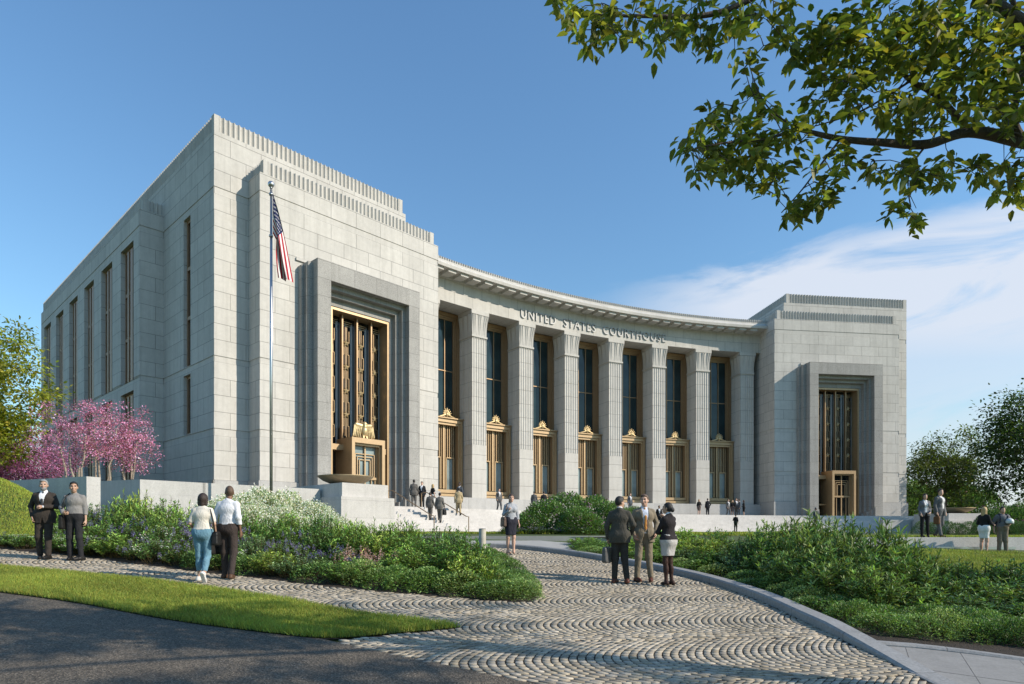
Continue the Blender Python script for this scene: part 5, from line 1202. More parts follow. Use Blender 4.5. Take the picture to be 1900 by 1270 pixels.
def skinmat(name, col):
    if name in MATS: return name
    m, t, b = newmat(name); c = ramp(t, noise(t, 30, 3), [(0.3, tuple(x*.92 for x in col)), (0.7, tuple(x*1.06 for x in col))]); link(t, c, b.inputs['Base Color']); b.inputs['Roughness'].default_value = .5; b.inputs['Specular IOR Level'].default_value = .35
    return name
SKIN = {'fair': (.56, .345, .25), 'tan': (.47, .29, .20), 'brown': (.20, .11, .07), 'deep': (.085, .048, .032)}
for k_, c_ in SKIN.items(): skinmat('skin_'+k_, c_)
simple('eye_dark', (.03, .02, .015), .3); simple('lip', (.36, .16, .13), .5)
HAIRC = {'black': (.012, .010, .009), 'brown': (.055, .030, .016), 'dark_brown': (.028, .015, .010), 'grey': (.27, .27, .265), 'blonde': (.44, .30, .13), 'short_brown': (.10, .06, .035)}
for k_, c_ in HAIRC.items(): simple('hair_'+k_, c_, .55, 0, .3, 60, .8, 90)
def rot2(a): c, s = math.cos(a), math.sin(a); return np.array([[c, -s, 0], [s, c, 0], [0, 0, 1.]])
def person(px, Y, z, face, H, outfit, pose, label, group=None, cell=.0095, fem=False, skin='fair', hair='brown', hstyle='short'):
    """px, Y: where the feet stand; z: ground height; face: world heading in degrees (0 = +x, 90 = away from the camera)"""
    x, y = at(px, Y); root = empty('person', (x, y, z), math.radians(face-90)); s = H/1.80; root.scale = (s, s, s); fine = cell < .012; w = .90 if fem else 1.0
    J = {'sh': (.168*w, -.010, 1.425), 'el': (.232*w, -.03, 1.150), 'wr': (.235*w, .045, .915), 'hip': (.088, 0, .94), 'kn': (.095, .012, .505), 'an': (.10, -.02, .085), 'toe': 18}
    R = {}
    for sd_, sg in (('R', 1), ('L', -1)):
        for j in ('sh', 'el', 'wr', 'hip', 'kn', 'an'):
            p = pose.get(j+sd_, J[j]); R[j+sd_] = np.array([p[0]*sg, p[1], p[2]]) if j+sd_ not in pose else np.array(p, float)*np.array([sg, 1, 1])
        R['toe'+sd_] = math.radians(pose.get('toe'+sd_, 14))*-sg; R['lift'+sd_] = pose.get('lift'+sd_, 0.)
    lean = pose.get('lean', 0.)
    hd = np.array(pose.get('head', (0, .03, 1.655))); tw = math.radians(pose.get('turn', 0)); M = rot2(tw)
    def H_(p): return hd+M@np.array(p, float)
    nb = np.array([0, -.015, 1.49]); out = outfit
    # ---------------- body
    b = SDF(.035)
    def torso(q, e, k=.07):
        q.cone((-.080*w, -.005, 1.325), (.080*w, -.005, 1.325), .104*(.93 if fem else 1)+e, k=k, sq=None); q.cone((-.055*w, 0, 1.14), (.055*w, 0, 1.14), (.088 if fem else .104)+e, k=k)
        q.cone((-.07, -.005, .985), (.07, -.005, .985), (.122 if fem else .112)+e, k=k); [q.cone((sg_*.045, -.02, 1.468), (sg_*.150*w, -.012, 1.420), .048+e*.7, .046+e*.8, k=.035) for sg_ in (-1, 1)]; q.cone((0, -.005, 1.37), (0, 0, 1.0), .09+e, k=k)
        if fem:
            for sg in (-1, 1): q.ell((sg*.07, .085, 1.315), (.062+e, .058+e, .062+e), k=.05)
        else: q.ell((0, .06, 1.35), (.13+e, .07+e, .10+e), k=.05)
        q.cone((-.035, -.045, .94), (.035, -.045, .94), .095+e, k=.06)
    def arm(q, sd_, e, up=True, lo=True, t=1.0):
        S, E, Wr = R['sh'+sd_], R['el'+sd_], R['wr'+sd_]; f = .86 if fem else 1.0
        if up: q.cone(S, E, .050*f+e, .041*f+e, k=.022)
        if lo: q.cone(E, E+(Wr-E)*t, .041*f+e, (.041+(.027-.041)*t)*f+e, k=.03)
    def leg(q, sd_, e0, e1, th=True, cf=True, t=1.0, e2=None):
        h, k_, a = R['hip'+sd_], R['kn'+sd_], R['an'+sd_]
        if th: q.cone(h, k_, .085+e0, .055+e1, k=.05)
        if cf: q.cone(k_, k_+(a-k_)*t, .052+e1, (.052+(.036-.052)*t)+(e2 if e2 is not None else e1), k=.04)
        if cf and -.005 < e1 < .015: q.ell((k_*.62+a*.38)+np.array([0, -.018, 0]), (.05+e1, .052+e1, .11), k=.03)
    torso(b, 0)
    b.cone(nb+np.array([0, 0, -.03]), hd+M@np.array([0, -.025, -.085]), .058*(.88 if fem else 1), .052*(.86 if fem else 1), k=.03)
    b.ell(H_((0, -.012, .02)), (.074, .094, .098), k=.02, R=M); b.ell(H_((0, .022, -.045)), (.060, .070, .075), k=.03, R=M); b.ell(H_((0, .060, -.088)), (.030, .028, .024), k=.025, R=M)
    if fine:
        b.cone(H_((0, .088, .012)), H_((0, .112, -.030)), .010, .015, k=.012); b.ell(H_((0, .094, -.062)), (.024, .012, .010), k=.01, R=M); b.cone(H_((-.034, .080, .030)), H_((.034, .080, .030)), .013, k=.015)
        for sg in (-1, 1): b.ell(H_((sg*.076, -.012, -.008)), (.012, .022, .032), k=.008, R=M); b.ell(H_((sg*.042, .070, -.025)), (.022, .018, .02), k=.02, R=M)
    for sd_ in 'RL':
        arm(b, sd_, 0 if 'jacket' not in out and (('shirt' not in out) or out['shirt'][2] != 'long') else -.006); leg(b, sd_, 0 if 'trousers' not in out else -.014, 0 if 'trousers' not in out or out['trousers'][3:] else -.014)
        E, Wr = R['el'+sd_], R['wr'+sd_]; d = Wr-E; d /= np.linalg.norm(d); sg = 1 if sd_ == 'R' else -1
        if ('hand'+sd_) in pose: d = np.array(pose['hand'+sd_], float)*np.array([sg, 1, 1]); d /= np.linalg.norm(d)
        pn = np.array(pose.get('palm'+sd_, (-1, .15, 0)), float)*np.array([sg, 1, 1]); pn -= d*(pn@d); pn /= np.linalg.norm(pn); sdv = np.cross(d, pn)   # palm normal, across
        fwd = np.array([0, 1., .2]); sdv = sdv if sdv@fwd > 0 else -sdv
        pc = Wr+d*.045
        if fine:
            b.cone(Wr+d*.012-sdv*.010, Wr+d*.078-sdv*.026, .019, .015, k=.018); b.cone(Wr+d*.012+sdv*.012, Wr+d*.080+sdv*.026, .019, .015, k=.018); b.cone(Wr+d*.03, Wr+d*.08, .019, .016, k=.018)
            curl = pose.get('curl'+sd_, .45)
            for i, (o, L) in enumerate(((.030, .070), (.010, .080), (-.010, .074), (-.029, .058))):
                p0 = Wr+d*.082+sdv*o; d1 = d*math.cos(curl)+pn*math.sin(curl); d2 = d*math.cos(curl*2.2)+pn*math.sin(curl*2.2); d3 = d*math.cos(curl*3.1)+pn*math.sin(curl*3.1)
                p1 = p0+d1*L*.45; p2 = p1+d2*L*.32; p3 = p2+d3*L*.25; b.cone(p0-d*.01, p1, .0098, .009, k=.005); b.cone(p1, p2, .009, .0085, k=.005); b.cone(p2, p3, .0085, .0075, k=.005)
            t0 = Wr+d*.028+sdv*.026+pn*.006; t1 = t0+d*.030+sdv*.022+pn*.016; t2 = t1+d*.030+sdv*.004+pn*.016; b.cone(t0, t1, .0135, .0105, k=.010); b.cone(t1, t2, .0105, .0085, k=.005)
        else: b.cone(Wr, Wr+d*.09, .030, .024, k=.02); b.cone(Wr+d*.08, Wr+d*.14+pn*.03, .024, .015, k=.02)
        a = R['an'+sd_]; tv = np.array([math.sin(R['toe'+sd_]), math.cos(R['toe'+sd_]), 0]); lf = R['lift'+sd_]; th = tv*math.cos(lf)-np.array([0, 0, 1])*math.sin(lf); hu = np.array([0, 0, 1])*math.cos(lf)+tv*math.sin(lf)
        hl = a-hu*.045-th*.035; b.cone(a, hl, .038, .036, k=.03); b.cone(hl, a-hu*.052+th*.14, .034, .026, k=.03); R['th'+sd_] = (th, hu)
    v, q = b.mesh(cell); c = v[q].mean(1); hl_ = (c-hd)@M     # local head coordinates
    mi = np.zeros(len(q), np.int32); front = hl_[:, 1] > .045
    if fine:
        for sg in (-1, 1): mi[front & (((hl_[:, 0]-sg*.032)/.017)**2+((hl_[:, 2]-.012)/.0085)**2 < 1)] = 1; mi[front & (((hl_[:, 0]-sg*.033)/.024)**2+((hl_[:, 2]-.037)/.0065)**2 < 1)] = 3
        mi[front & ((hl_[:, 0]/.026)**2+((hl_[:, 2]+.063)/.009)**2 < 1)] = 2
    mats = ['skin_'+skin, 'eye_dark', 'lip', 'hair_'+hair]
    if 'tights' in out:
        mats.append(cloth(out['tights'][0], out['tights'][1], .6)); mi[(c[:, 2] < .80) & (np.abs(c[:, 0]) < .30)] = 4
    mesh_obj('body', np_mesh('body', v, q, mats, mi, True), root)
    def piece(nm, sdf, mat):
        v, q = sdf.mesh(cell*1.05)
        if len(q): mesh_obj(nm, np_mesh(nm, v, q, mat, None, True), root)
    ZC = lambda lo, hi: (lambda X, Y, Z: np.maximum(lo-Z, Z-hi))
    # ---------------- hair
    h = SDF(.02); e = .013
    if hstyle in ('short', 'crop'):
        h.ell(H_((0, -.016, .026)), (.074+e*(.45 if hstyle == 'crop' else .8), .095+e*.7, .098+e), R=M)
        if hstyle == 'short': h.ell(H_((.012, .035, .088)), (.058, .055, .034), R=M)
        hx = hd.copy()
        def cutf(X, Y, Z):
            P = np.stack([X-hx[0], Y-hx[1], Z-hx[2]], -1)@M; return np.interp(P[..., 1], [-.06, -.03, .015, .045, .075], [-.075, -.012, .010, .070, .092])-P[..., 2]
        h.clip(cutf)
    elif hstyle == 'bob':
        h.ell(H_((0, -.020, .018)), (.096, .108, .115), R=M); h.cone(H_((-.06, -.03, -.02)), H_((-.062, -.035, -.10)), .042, .036); h.cone(H_((.06, -.03, -.02)), H_((.062, -.035, -.10)), .042, .036); h.cone(H_((0, -.06, 0)), H_((0, -.066, -.10)), .062, .048)
        hx = hd.copy(); h.clip(lambda X, Y, Z: (lambda P: np.minimum(P[..., 1]-.035, .062-P[..., 2]+0*P[..., 1])*1.0)(np.stack([X-hx[0], Y-hx[1], Z-hx[2]], -1)@M))
    elif hstyle in ('bun', 'tied'):
        h.ell(H_((0, -.020, .022)), (.084, .104, .108), R=M)
        if hstyle == 'bun': h.ell(H_((0, -.115, -.035)), (.055, .045, .055), R=M)
        else: h.cone(H_((.02, -.08, -.03)), H_((.05, -.05, -.17)), .04, .022)
        hx = hd.copy(); h.clip(lambda X, Y, Z: (lambda P: np.maximum(np.minimum(P[..., 1]-.02, .060-P[..., 2]), -P[..., 2]-.20))(np.stack([X-hx[0], Y-hx[1], Z-hx[2]], -1)@M))
    elif hstyle == 'long':
        h.ell(H_((0, -.020, .018)), (.090, .106, .112), R=M); h.cone(H_((0, -.055, 0)), H_((0, -.085, -.30)), .075, .060, sq=(1.2, .8)); h.cone(H_((-.065, -.02, -.02)), H_((-.075, -.03, -.24)), .035, .028); h.cone(H_((.065, -.02, -.02)), H_((.075, -.03, -.24)), .035, .028)
        hx = hd.copy(); h.clip(lambda X, Y, Z: (lambda P: np.minimum(P[..., 1]-.03, .060-P[..., 2]))(np.stack([X-hx[0], Y-hx[1], Z-hx[2]], -1)@M))
    if hstyle != 'none': piece('hair', h, 'hair_'+hair)
    if 'beard' in out and fine:
        g = SDF(.01); g.ell(H_((0, .030, -.068)), (.061, .075, .062), R=M); hx = hd.copy(); g.clip(lambda X, Y, Z: (lambda P: np.maximum(np.maximum(P[..., 2]+.045, .02-P[..., 1]), -((P[..., 0]/.024)**2+((P[..., 2]+.062)/.008)**2-1)*.01))(np.stack([X-hx[0], Y-hx[1], Z-hx[2]], -1)@M)); piece('beard', g, 'hair_'+out['beard'])
    # ---------------- clothes
    if 'shirt' in out:
        nm, col, slv = out['shirt'][:3]; q = SDF(.03); torso(q, .013)
        for sd_ in 'RL':
            if slv == 'long' and 'jacket' in out: E, Wr = R['el'+sd_], R['wr'+sd_]; q.cone(E+(Wr-E)*.93, E+(Wr-E)*1.0, .037, .035, k=.01)
            elif slv == 'long': arm(q, sd_, .013)
            elif slv == 'half' and 'jacket' not in out: q.cone(R['sh'+sd_], R['sh'+sd_]*.22+R['el'+sd_]*.78, .070 if not fem else .062, .064 if not fem else .058, k=.03)
        q.cone(nb+np.array([0, 0, -.03]), nb+np.array([0, .008, (.030 if 'jacket' in out else .012) if slv != 'half' else -.012]), .068, .062, k=.02)
        z0 = out['shirt'][3] if len(out['shirt']) > 3 else .98
        q.clip(lambda X, Y, Z: z0-Z); piece('shirt', q, cloth(nm, col, .8, .05, b=.45))
    if 'trousers' in out:
        nm, col = out['trousers'][:2]; fit = out['trousers'][2] if len(out['trousers']) > 2 else .018; cut_ = out['trousers'][3] if len(out['trousers']) > 3 else .035
        q = SDF(.03); q.cone((-.07, -.005, .985), (.07, -.005, .985), (.122 if fem else .112)+.016, k=.05); q.cone((-.064, 0, 1.05), (.064, 0, 1.05), .104 if fem else .120, k=.05); q.cone((-.035, -.045, .93), (.035, -.045, .93), .095+.014, k=.05)
        for sd_ in 'RL': leg(q, sd_, .014, fit, t=.97 if cut_ < .1 else .80, e2=fit*1.25)
        q.clip(lambda X, Y, Z: np.maximum(Z-1.055, cut_-Z)); piece('trousers', q, cloth(nm, col))
        if fine:
            g = SDF(.02); g.cone((-.064, 0, 1.04), (.064, 0, 1.04), .112 if fem else .128, k=.04); g.clip(ZC(1.022, 1.056)); piece('belt', g, cloth('belt_leather', (.02, .015, .012), .5))
    if 'skirt' in out:
        nm, col, zb = out['skirt']; q = SDF(.04); q.cone((-.07, -.01, .985), (.07, -.01, .985), .142, k=.06); q.cone((-.055, 0, 1.08), (.055, 0, 1.08), .108, k=.05); q.cone((-.035, -.05, .93), (.035, -.05, .93), .108, k=.05)
        kz = (R['knR']+R['knL'])/2; q.cone((-.06, -.005, .90), (-.052+kz[0], kz[1], zb-.06), .128, .096, k=.06); q.cone((.06, -.005, .90), (.052+kz[0], kz[1], zb-.06), .128, .096, k=.06)
        q.clip(ZC(zb, 1.10)); piece('skirt', q, cloth(nm, col, .85))
    if 'jacket' in out:
        nm, col = out['jacket'][:2]; zb = out['jacket'][2] if len(out['jacket']) > 2 else .80; opn = out['jacket'][3] if len(out['jacket']) > 3 else False; e = .020 if not fem else .016
        q = SDF(.03); torso(q, e); q.cone((-.080, -.008, .97), (.080, -.008, .97), .116+e, k=.05)
        if zb < .93: q.cone((-.08, -.008, .97), (-.085, -.008, zb-.1), .112+e, .118+e, k=.05); q.cone((.08, -.008, .97), (.085, -.008, zb-.1), .112+e, .118+e, k=.05); q.cone((0, .0, .97), (0, 0, zb-.1), .11+e, .11+e, k=.05)
        for sd_ in 'RL': q.cone(R['sh'+sd_], R['el'+sd_], .064*(.88 if fem else 1), .054*(.88 if fem else 1), k=.022); E, Wr = R['el'+sd_], R['wr'+sd_]; q.cone(E, E+(Wr-E)*.94, .054*(.88 if fem else 1), .042*(.88 if fem else 1), k=.02)
        q.cone(nb+np.array([0, -.01, -.04]), nb+np.array([0, -.018, .005]), .072, .064, k=.03)
        zv = 1.12 if not opn else .7
        def vcut(X, Y, Z):
            wv = np.clip((Z-zv)/(1.50-zv), 0, 1)*.075 if not opn else .018+np.clip((Z-.7)/.8, 0, 1)*.045+np.clip((.95-Z)*.35, 0, .08)
            return np.where((Y > .0) & (Z > (zv if not opn else 0)), wv-np.abs(X+0), -.05)
        q.clip(vcut); q.clip(lambda X, Y, Z: zb-Z)
        if not opn: q.clip(lambda X, Y, Z: np.where((Y > .02) & (Z < .93), (.93-Z)*.22-np.abs(X), -.05))
        piece('jacket', q, cloth(nm, col))
        if fine and not fem:
            for sg in (-1, 1):       # lapels
                m = MB(); zt, zm, zl = 1.475, 1.31, max(zv, 1.12)+.005
                P = [(sg*.062, .062, zt), (sg*.112, .098, zm+.055), (sg*.096, .118, zm), (sg*(.012 if not opn else .05), .150, zl), (sg*(.004 if not opn else .042), .146, zl), (sg*.050, .118, 1.36)]
                Pb = [(a, c_-.014, d_) for a, c_, d_ in P]; m.face(P); m.face(Pb[::-1])
                for i in range(6): m.face([P[i], P[(i+1) % 6], Pb[(i+1) % 6], Pb[i]])
                m.build('lapel', nm, root)
    if 'tie' in out and fine:
        nm, col = out['tie']; cloth(nm, col, .5); q = SDF(.008); q.cone((0, .062, 1.487), (0, .076, 1.462), .020, .013); zt = out['jacket'][3:] and 1.08 or 1.14; q.cone((0, .080, 1.455), (0, .148, 1.32), .016, .024, sq=(1, .5)); q.cone((0, .148, 1.32), (0, .134, zt), .024, .034, sq=(1, .45)); piece('tie', q, nm)
    # ---------------- shoes
    if 'shoes' in out:
        nm, col = out['shoes'][:2]; heel = len(out['shoes']) > 2 and out['shoes'][2] == 'heel'; snk = len(out['shoes']) > 2 and out['shoes'][2] == 'sneaker'; cloth(nm, col, .45 if not snk else .7, b=.1)
        for sd_ in 'RL':
            th, hu = R['th'+sd_]; a = R['an'+sd_]; q = SDF(.02)
            if heel:
                q.cone(a-hu*.045-th*.04, a-hu*.06+th*.10, .036, .030); q.cone(a-hu*.06+th*.10, a-hu*.068+th*.155, .030, .016); q.cone(a-hu*.05-th*.05, a-hu*.088-th*.055, .018, .010)
                q.clip(lambda X, Y, Z, a=a: np.where(Y > -9, Z-(a[2]-.022), 0)) if R['lift'+sd_] == 0 else None
            else:
                q.cone(a-hu*.015, a-hu*.045-th*.035, .046, .045); q.cone(a-hu*.048-th*.045, a-hu*.055+th*.10, .043, .040); q.cone(a-hu*.055+th*.10, a-hu*.062+th*.165, .040, .028)
                if snk or True: q.cone(a-hu*.078-th*.05, a-hu*.078+th*.15, .045, .040, sq=(1, 1)); q.clip(lambda X, Y, Z, a=a, hu=hu: ((X-a[0])*(-hu[0])+(Y-a[1])*(-hu[1])+(Z-a[2])*(-hu[2]))-.092)
            piece('shoe', q, nm)
    tag(root, label, 'person', group); root['tmp'] = 1; del root['tmp']
    def wpt(p): v_ = Matrix.Rotation(math.radians(face-90), 4, 'Z')@(Vector(p)*s); return Vector((x, y, z))+v_
    root_pts = {k_: wpt(v_) for k_, v_ in R.items() if isinstance(v_, np.ndarray)}; return root, root_pts, wpt
# ---- things carried
def bag_box(name, P, ax, up, L, Hh, Wd, mat, label, cat, strap=None, flap=False, taper=.0):
    """soft box hanging below point P; ax: long direction; strap: list of world points"""
    ax = Vector(ax).normalized(); up = Vector(up); sdv = ax.cross(Vector((0, 0, 1))).normalized(); root = empty(name, P-Vector((0, 0, Hh)))
    m = MB(); nu, nv = 28, 14; rows = []
    for j in range(nv+1):
        th = PI*j/nv; row = []
        for i in range(nu):
            ph = 2*PI*i/nu; cz_, sz_ = math.cos(th), math.sin(th); f_ = lambda t, p_: math.copysign(abs(t)**p_, t); zz = f_(-cz_, .32); k_ = 1-taper*max(0, zz*.5+.5); sg_ = .06*(1-zz)*.5
            row.append(ax*(L/2*k_*f_(sz_, .3)*f_(math.cos(ph), .35))+sdv*(Wd/2*(1-.25*(zz*.5+.5))*f_(sz_, .3)*f_(math.sin(ph), .45)*(1+sg_))+Vector((0, 0, Hh/2*(1+zz))))
        rows.append(row)
    for j in range(nv):
        for i in range(nu): m.face([rows[j][i], rows[j][(i+1) % nu], rows[j+1][(i+1) % nu], rows[j+1][i]])
    bo = m.build('body', mat, root, True)
    m = MB(); zz = Hh*.72; m.tube([ax*(L/2*(1-taper*.7)*1.005*math.copysign(abs(math.cos(t))**.35, math.cos(t)))+sdv*(Wd/2*.84*math.copysign(abs(math.sin(t))**.45, math.sin(t)))+Vector((0, 0, zz)) for t in [2*PI*i/28 for i in range(29)]], .005, 5, cap=False); m.build('seam', mat, root, True)
    o = root.location
    m = MB()
    if strap: m.tube([Vector(p)-o for p in strap], .013, 6); m.build('strap', mat, root, True)
    else:
        pts = [ax*(L*.22*math.cos(t))+Vector((0, 0, Hh+.085*math.sin(t))) for t in [PI*i/10 for i in range(11)]]; m.tube(pts, .011, 6); m.build('handle', mat, root, True)
    tag(root, label, cat); return root
cloth('black_leather', (.018, .017, .016), .42, .15, b=.15); cloth('brown_leather', (.15, .075, .035), .5, .15, b=.2); cloth('taupe_leather', (.13, .09, .07), .5, .12, b=.2); cloth('steel_case', (.10, .10, .10), .4, .1, b=.1)
BLK = ('black_shoe_leather', (.015, .014, .013))
GZ = lambda px, Y: G(*at(px, Y))+.028
# walking pair at the path
person(82, 14.75, GZ(82, 14.75), -72, 1.83, {'shirt': ('white_shirt', (.72, .72, .74), 'long'), 'trousers': ('dark_brown_suiting', (.040, .033, .028)), 'jacket': ('dark_brown_suiting', (.040, .033, .028), .80), 'tie': ('grey_tie', (.045, .048, .055)), 'shoes': BLK, 'beard': 'grey'},
  {'elL': (.27, .02, 1.17), 'wrL': (.055, .215, 1.16), 'handL': (-.8, .25, .15), 'curlL': .7, 'elR': (.285, -.085, 1.18), 'wrR': (.205, .06, .945), 'handR': (-.1, .25, -1), 'knL': (.10, .07, .50), 'anL': (.11, .10, .085), 'knR': (.10, .02, .50), 'anR': (.11, -.10, .085), 'turn': 10}, 'grey bearded man in a dark brown suit and tie walking on the cobbles', skin='tan', hair='grey')
_, J, W_ = person(138, 14.7, GZ(138, 14.7), -80, 1.80, {'shirt': ('grey_shirt', (.225, .215, .205), 'long', 1.03), 'trousers': ('charcoal_trousers', (.022, .022, .024), .012), 'shoes': BLK},
  {'elR': (.275, -.02, 1.19), 'wrR': (.155, .19, 1.065), 'handR': (-.75, .35, -.2), 'curlR': .6, 'elL': (.215, -.03, 1.16), 'wrL': (.245, .02, .90), 'knL': (.12, .05, .505), 'anL': (.17, .06, .085), 'toeL': 40, 'turn': 22}, 'young dark haired man in a grey shirt walking on the cobbles', skin='tan', hair='black')
bag_box('shoulder_bag', W_((.21, .03, 1.03)), W_((0, 1, 0))-W_((0, 0, 0)), (0, 0, 1), .32, .34, .11, 'black_leather', 'black shoulder bag hanging at the side of the young man in the grey shirt', 'bag', [W_((.20, .13, 1.00)), W_((.19, .125, 1.25)), W_((.13, .09, 1.45)), W_((.10, .0, 1.515)), W_((.14, -.10, 1.42)), W_((.20, -.11, 1.2)), W_((.21, -.08, 1.0))])
# couple seen from behind
_, J, W_ = person(376, 12.35, GZ(376, 12.35), 97, 1.70, {'shirt': ('cream_tee', (.66, .61, .53), 'half', 1.035), 'trousers': ('blue_denim', (.135, .255, .33), .012, .20), 'shoes': ('white_sneaker', (.66, .64, .60), 'sneaker')},
  {'elL': (.235, -.02, 1.16), 'wrL': (.26, .21, 1.08), 'handL': (.1, 1, .0), 'elR': (.225, -.02, 1.16), 'wrR': (.215, .10, 1.00), 'handR': (-.1, .9, -.2), 'knL': (.085, .06, .50), 'anL': (.09, .08, .085), 'knR': (.085, .02, .50), 'anR': (.10, -.22, .155), 'liftR': .95, 'toeL': 10, 'toeR': -4}, 'woman with a brown bob in a cream tee and cropped jeans seen from behind', fem=True, hair='dark_brown', hstyle='bob', skin='tan')
bag_box('handbag', W_((.26, .03, 1.00)), W_((0, 1, 0))-W_((0, 0, 0)), (0, 0, 1), .30, .27, .13, 'black_leather', 'dark handbag hung from the shoulder of the woman in cropped jeans', 'bag', [W_((.25, .12, .97)), W_((.205, .08, 1.3)), W_((.15, .03, 1.505)), W_((.165, -.06, 1.45)), W_((.235, -.08, 1.2)), W_((.26, -.08, .97))], taper=.3)
_, J, W_ = person(424, 12.75, GZ(424, 12.75), 84, 1.84, {'shirt': ('white_shirt', (.72, .72, .74), 'long', 1.03), 'trousers': ('brown_trousers', (.052, .040, .036)), 'shoes': ('brown_shoe', (.09, .05, .03))},
  {'elL': (.255, -.05, 1.17), 'wrL': (.27, .06, .91), 'curlL': .9, 'elR': (.235, -.06, 1.17), 'wrR': (.235, .02, .90), 'knL': (.09, .02, .50), 'anL': (.09, .04, .085), 'anR': (.11, -.10, .085), 'turn': 38}, 'man in a white shirt and brown trousers seen from behind holding a briefcase', hair='short_brown', hstyle='crop', skin='brown')
bag_box('briefcase', J['wrL']+Vector((0, 0, -.165)), W_((.35, 1, 0))-W_((0, 0, 0)), (0, 0, 1), .40, .30, .11, 'black_leather', 'black leather briefcase carried by the man in the white shirt', 'briefcase')
# woman alone at the bend
_, J, W_ = person(948, 18.0, GZ(948, 18.0), -72, 1.70, {'shirt': ('silver_blouse', (.36, .37, .39), 'long', 1.02), 'skirt': ('navy_skirt', (.028, .028, .038), .56), 'shoes': ('nude_heels', (.42, .27, .19), 'heel')},
  {'elR': (.225, .0, 1.17), 'wrR': (.125, .16, 1.27), 'handR': (-.1, .2, .9), 'curlR': .9, 'elL': (.215, -.04, 1.16), 'wrL': (.235, .04, .90), 'knL': (.07, .05, .50), 'anL': (.06, .08, .10), 'anR': (.075, -.05, .10), 'turn': -8}, 'woman in a silver blouse and dark pencil skirt standing alone by the kerb', fem=True, hair='brown', hstyle='tied', cell=.0105)
bag_box('shoulder_bag', W_((.235, .0, 1.10)), W_((0, 1, 0))-W_((0, 0, 0)), (0, 0, 1), .32, .28, .11, 'taupe_leather', 'taupe shoulder bag held by the woman in the dark pencil skirt', 'bag', [W_((.23, .14, 1.08)), W_((.16, .10, 1.36)), W_((.125, .02, 1.50)), W_((.17, -.07, 1.40)), W_((.23, -.12, 1.08))])
# three in conversation
_, J, W_ = person(1150, 13.45, GZ(1150, 13.45), 74, 1.82, {'shirt': ('white_shirt', (.72, .72, .74), 'long'), 'trousers': ('dark_olive_trousers', (.036, .034, .030)), 'jacket': ('olive_grey_suiting', (.066, .061, .050), .82), 'shoes': ('oxblood_shoe', (.10, .035, .022))},
  {'elL': (.265, -.03, 1.17), 'wrL': (.255, .03, .90), 'curlL': .9, 'elR': (.285, -.03, 1.19), 'wrR': (.22, .14, 1.0), 'handR': (-.4, .8, -.3), 'anR': (.15, -.03, .085), 'anL': (.11, .0, .085), 'turn': -40}, 'dark haired man in an olive grey suit seen from behind in the talking group', hair='black', skin='tan')
bag_box('briefcase', J['wrL']+Vector((0, 0, -.165)), W_((.25, 1, 0))-W_((0, 0, 0)), (0, 0, 1), .44, .34, .13, 'steel_case', 'dark grey hard briefcase held by the man in the olive grey suit', 'briefcase')
person(1195, 13.75, GZ(1195, 13.75), -88, 1.87, {'shirt': ('pale_blue_shirt', (.60, .64, .74), 'long'), 'trousers': ('tan_suiting', (.215, .180, .130)), 'jacket': ('tan_suiting', (.215, .180, .130), .80, True), 'tie': ('orange_tie', (.56, .26, .07)), 'shoes': ('oxblood_shoe', (.10, .035, .022))},
  {'elL': (.275, -.06, 1.18), 'wrL': (.215, .10, .98), 'handL': (-.2, .4, -.8), 'elR': (.265, -.04, 1.17), 'wrR': (.22, .08, .95), 'anR': (.15, .0, .085), 'anL': (.13, .04, .085), 'knR': (.125, .03, .505), 'turn': -26}, 'man in a tan suit with an orange tie facing the other two', hair='short_brown')
person(1240, 13.2, GZ(1240, 13.2), 128, 1.73, {'shirt': ('white_shirt', (.72, .72, .74), 'long', 1.05), 'skirt': ('pale_grey_skirt', (.44, .42, .40), .64), 'jacket': ('black_jacket', (.026, .022, .023), .98), 'tights': ('brown_tights', (.050, .026, .020)), 'shoes': ('black_heels', (.016, .013, .012), 'heel')},
  {'elL': (.19, .13, 1.14), 'wrL': (-.01, .22, 1.12), 'handL': (-1, .1, .1), 'elR': (.20, .10, 1.17), 'wrR': (.07, .20, 1.44), 'handR': (-.3, -.1, .9), 'curlR': .9, 'knL': (.075, .02, .5), 'knR': (.075, .02, .5), 'anL': (.07, .0, .10), 'anR': (.08, -.03, .10), 'turn': 18}, 'woman in a black jacket and pale skirt with a hand at her chin', fem=True, hair='black', hstyle='bun', skin='tan')
# far lawn
ZU = -.19
person(1716, 24.8, ZU, -100, 1.70, {'shirt': ('white_tee', (.72, .71, .70), 'half', 1.0), 'trousers': ('black_jeans', (.014, .014, .015), .008), 'jacket': ('grey_blazer', (.145, .145, .150), .86, True), 'shoes': BLK}, {'wrR': (.20, .12, .95), 'wrL': (.12, .18, 1.0), 'handL': (-.6, .5, -.4), 'anR': (.12, .02, .085), 'anL': (.12, .0, .085), 'knR': (.12, .03, .5)}, 'woman in a grey blazer and black jeans on the upper lawn edge', fem=True, hair='dark_brown', hstyle='tied', cell=.013, skin='tan')
_, J, W_ = person(1744, 25.0, ZU, -68, 1.90, {'shirt': ('white_tee', (.72, .71, .70), 'half', 1.0), 'trousers': ('mid_grey_suiting', (.13, .13, .13)), 'jacket': ('mid_grey_suiting', (.13, .13, .13), .80, True), 'shoes': ('brown_shoe', (.09, .05, .03))}, {'anR': (.10, .10, .085), 'anL': (.10, -.22, .12), 'liftL': .5, 'knL': (.10, .0, .50), 'turn': -20}, 'tall man in a grey suit walking on the upper lawn edge', hair='dark_brown', cell=.013)
bag_box('bag', J['wrR']+Vector((0, 0, -.16)), W_((.2, 1, 0))-W_((0, 0, 0)), (0, 0, 1), .26, .30, .11, 'brown_leather', 'small brown leather bag held by the tall man in the grey suit', 'bag')
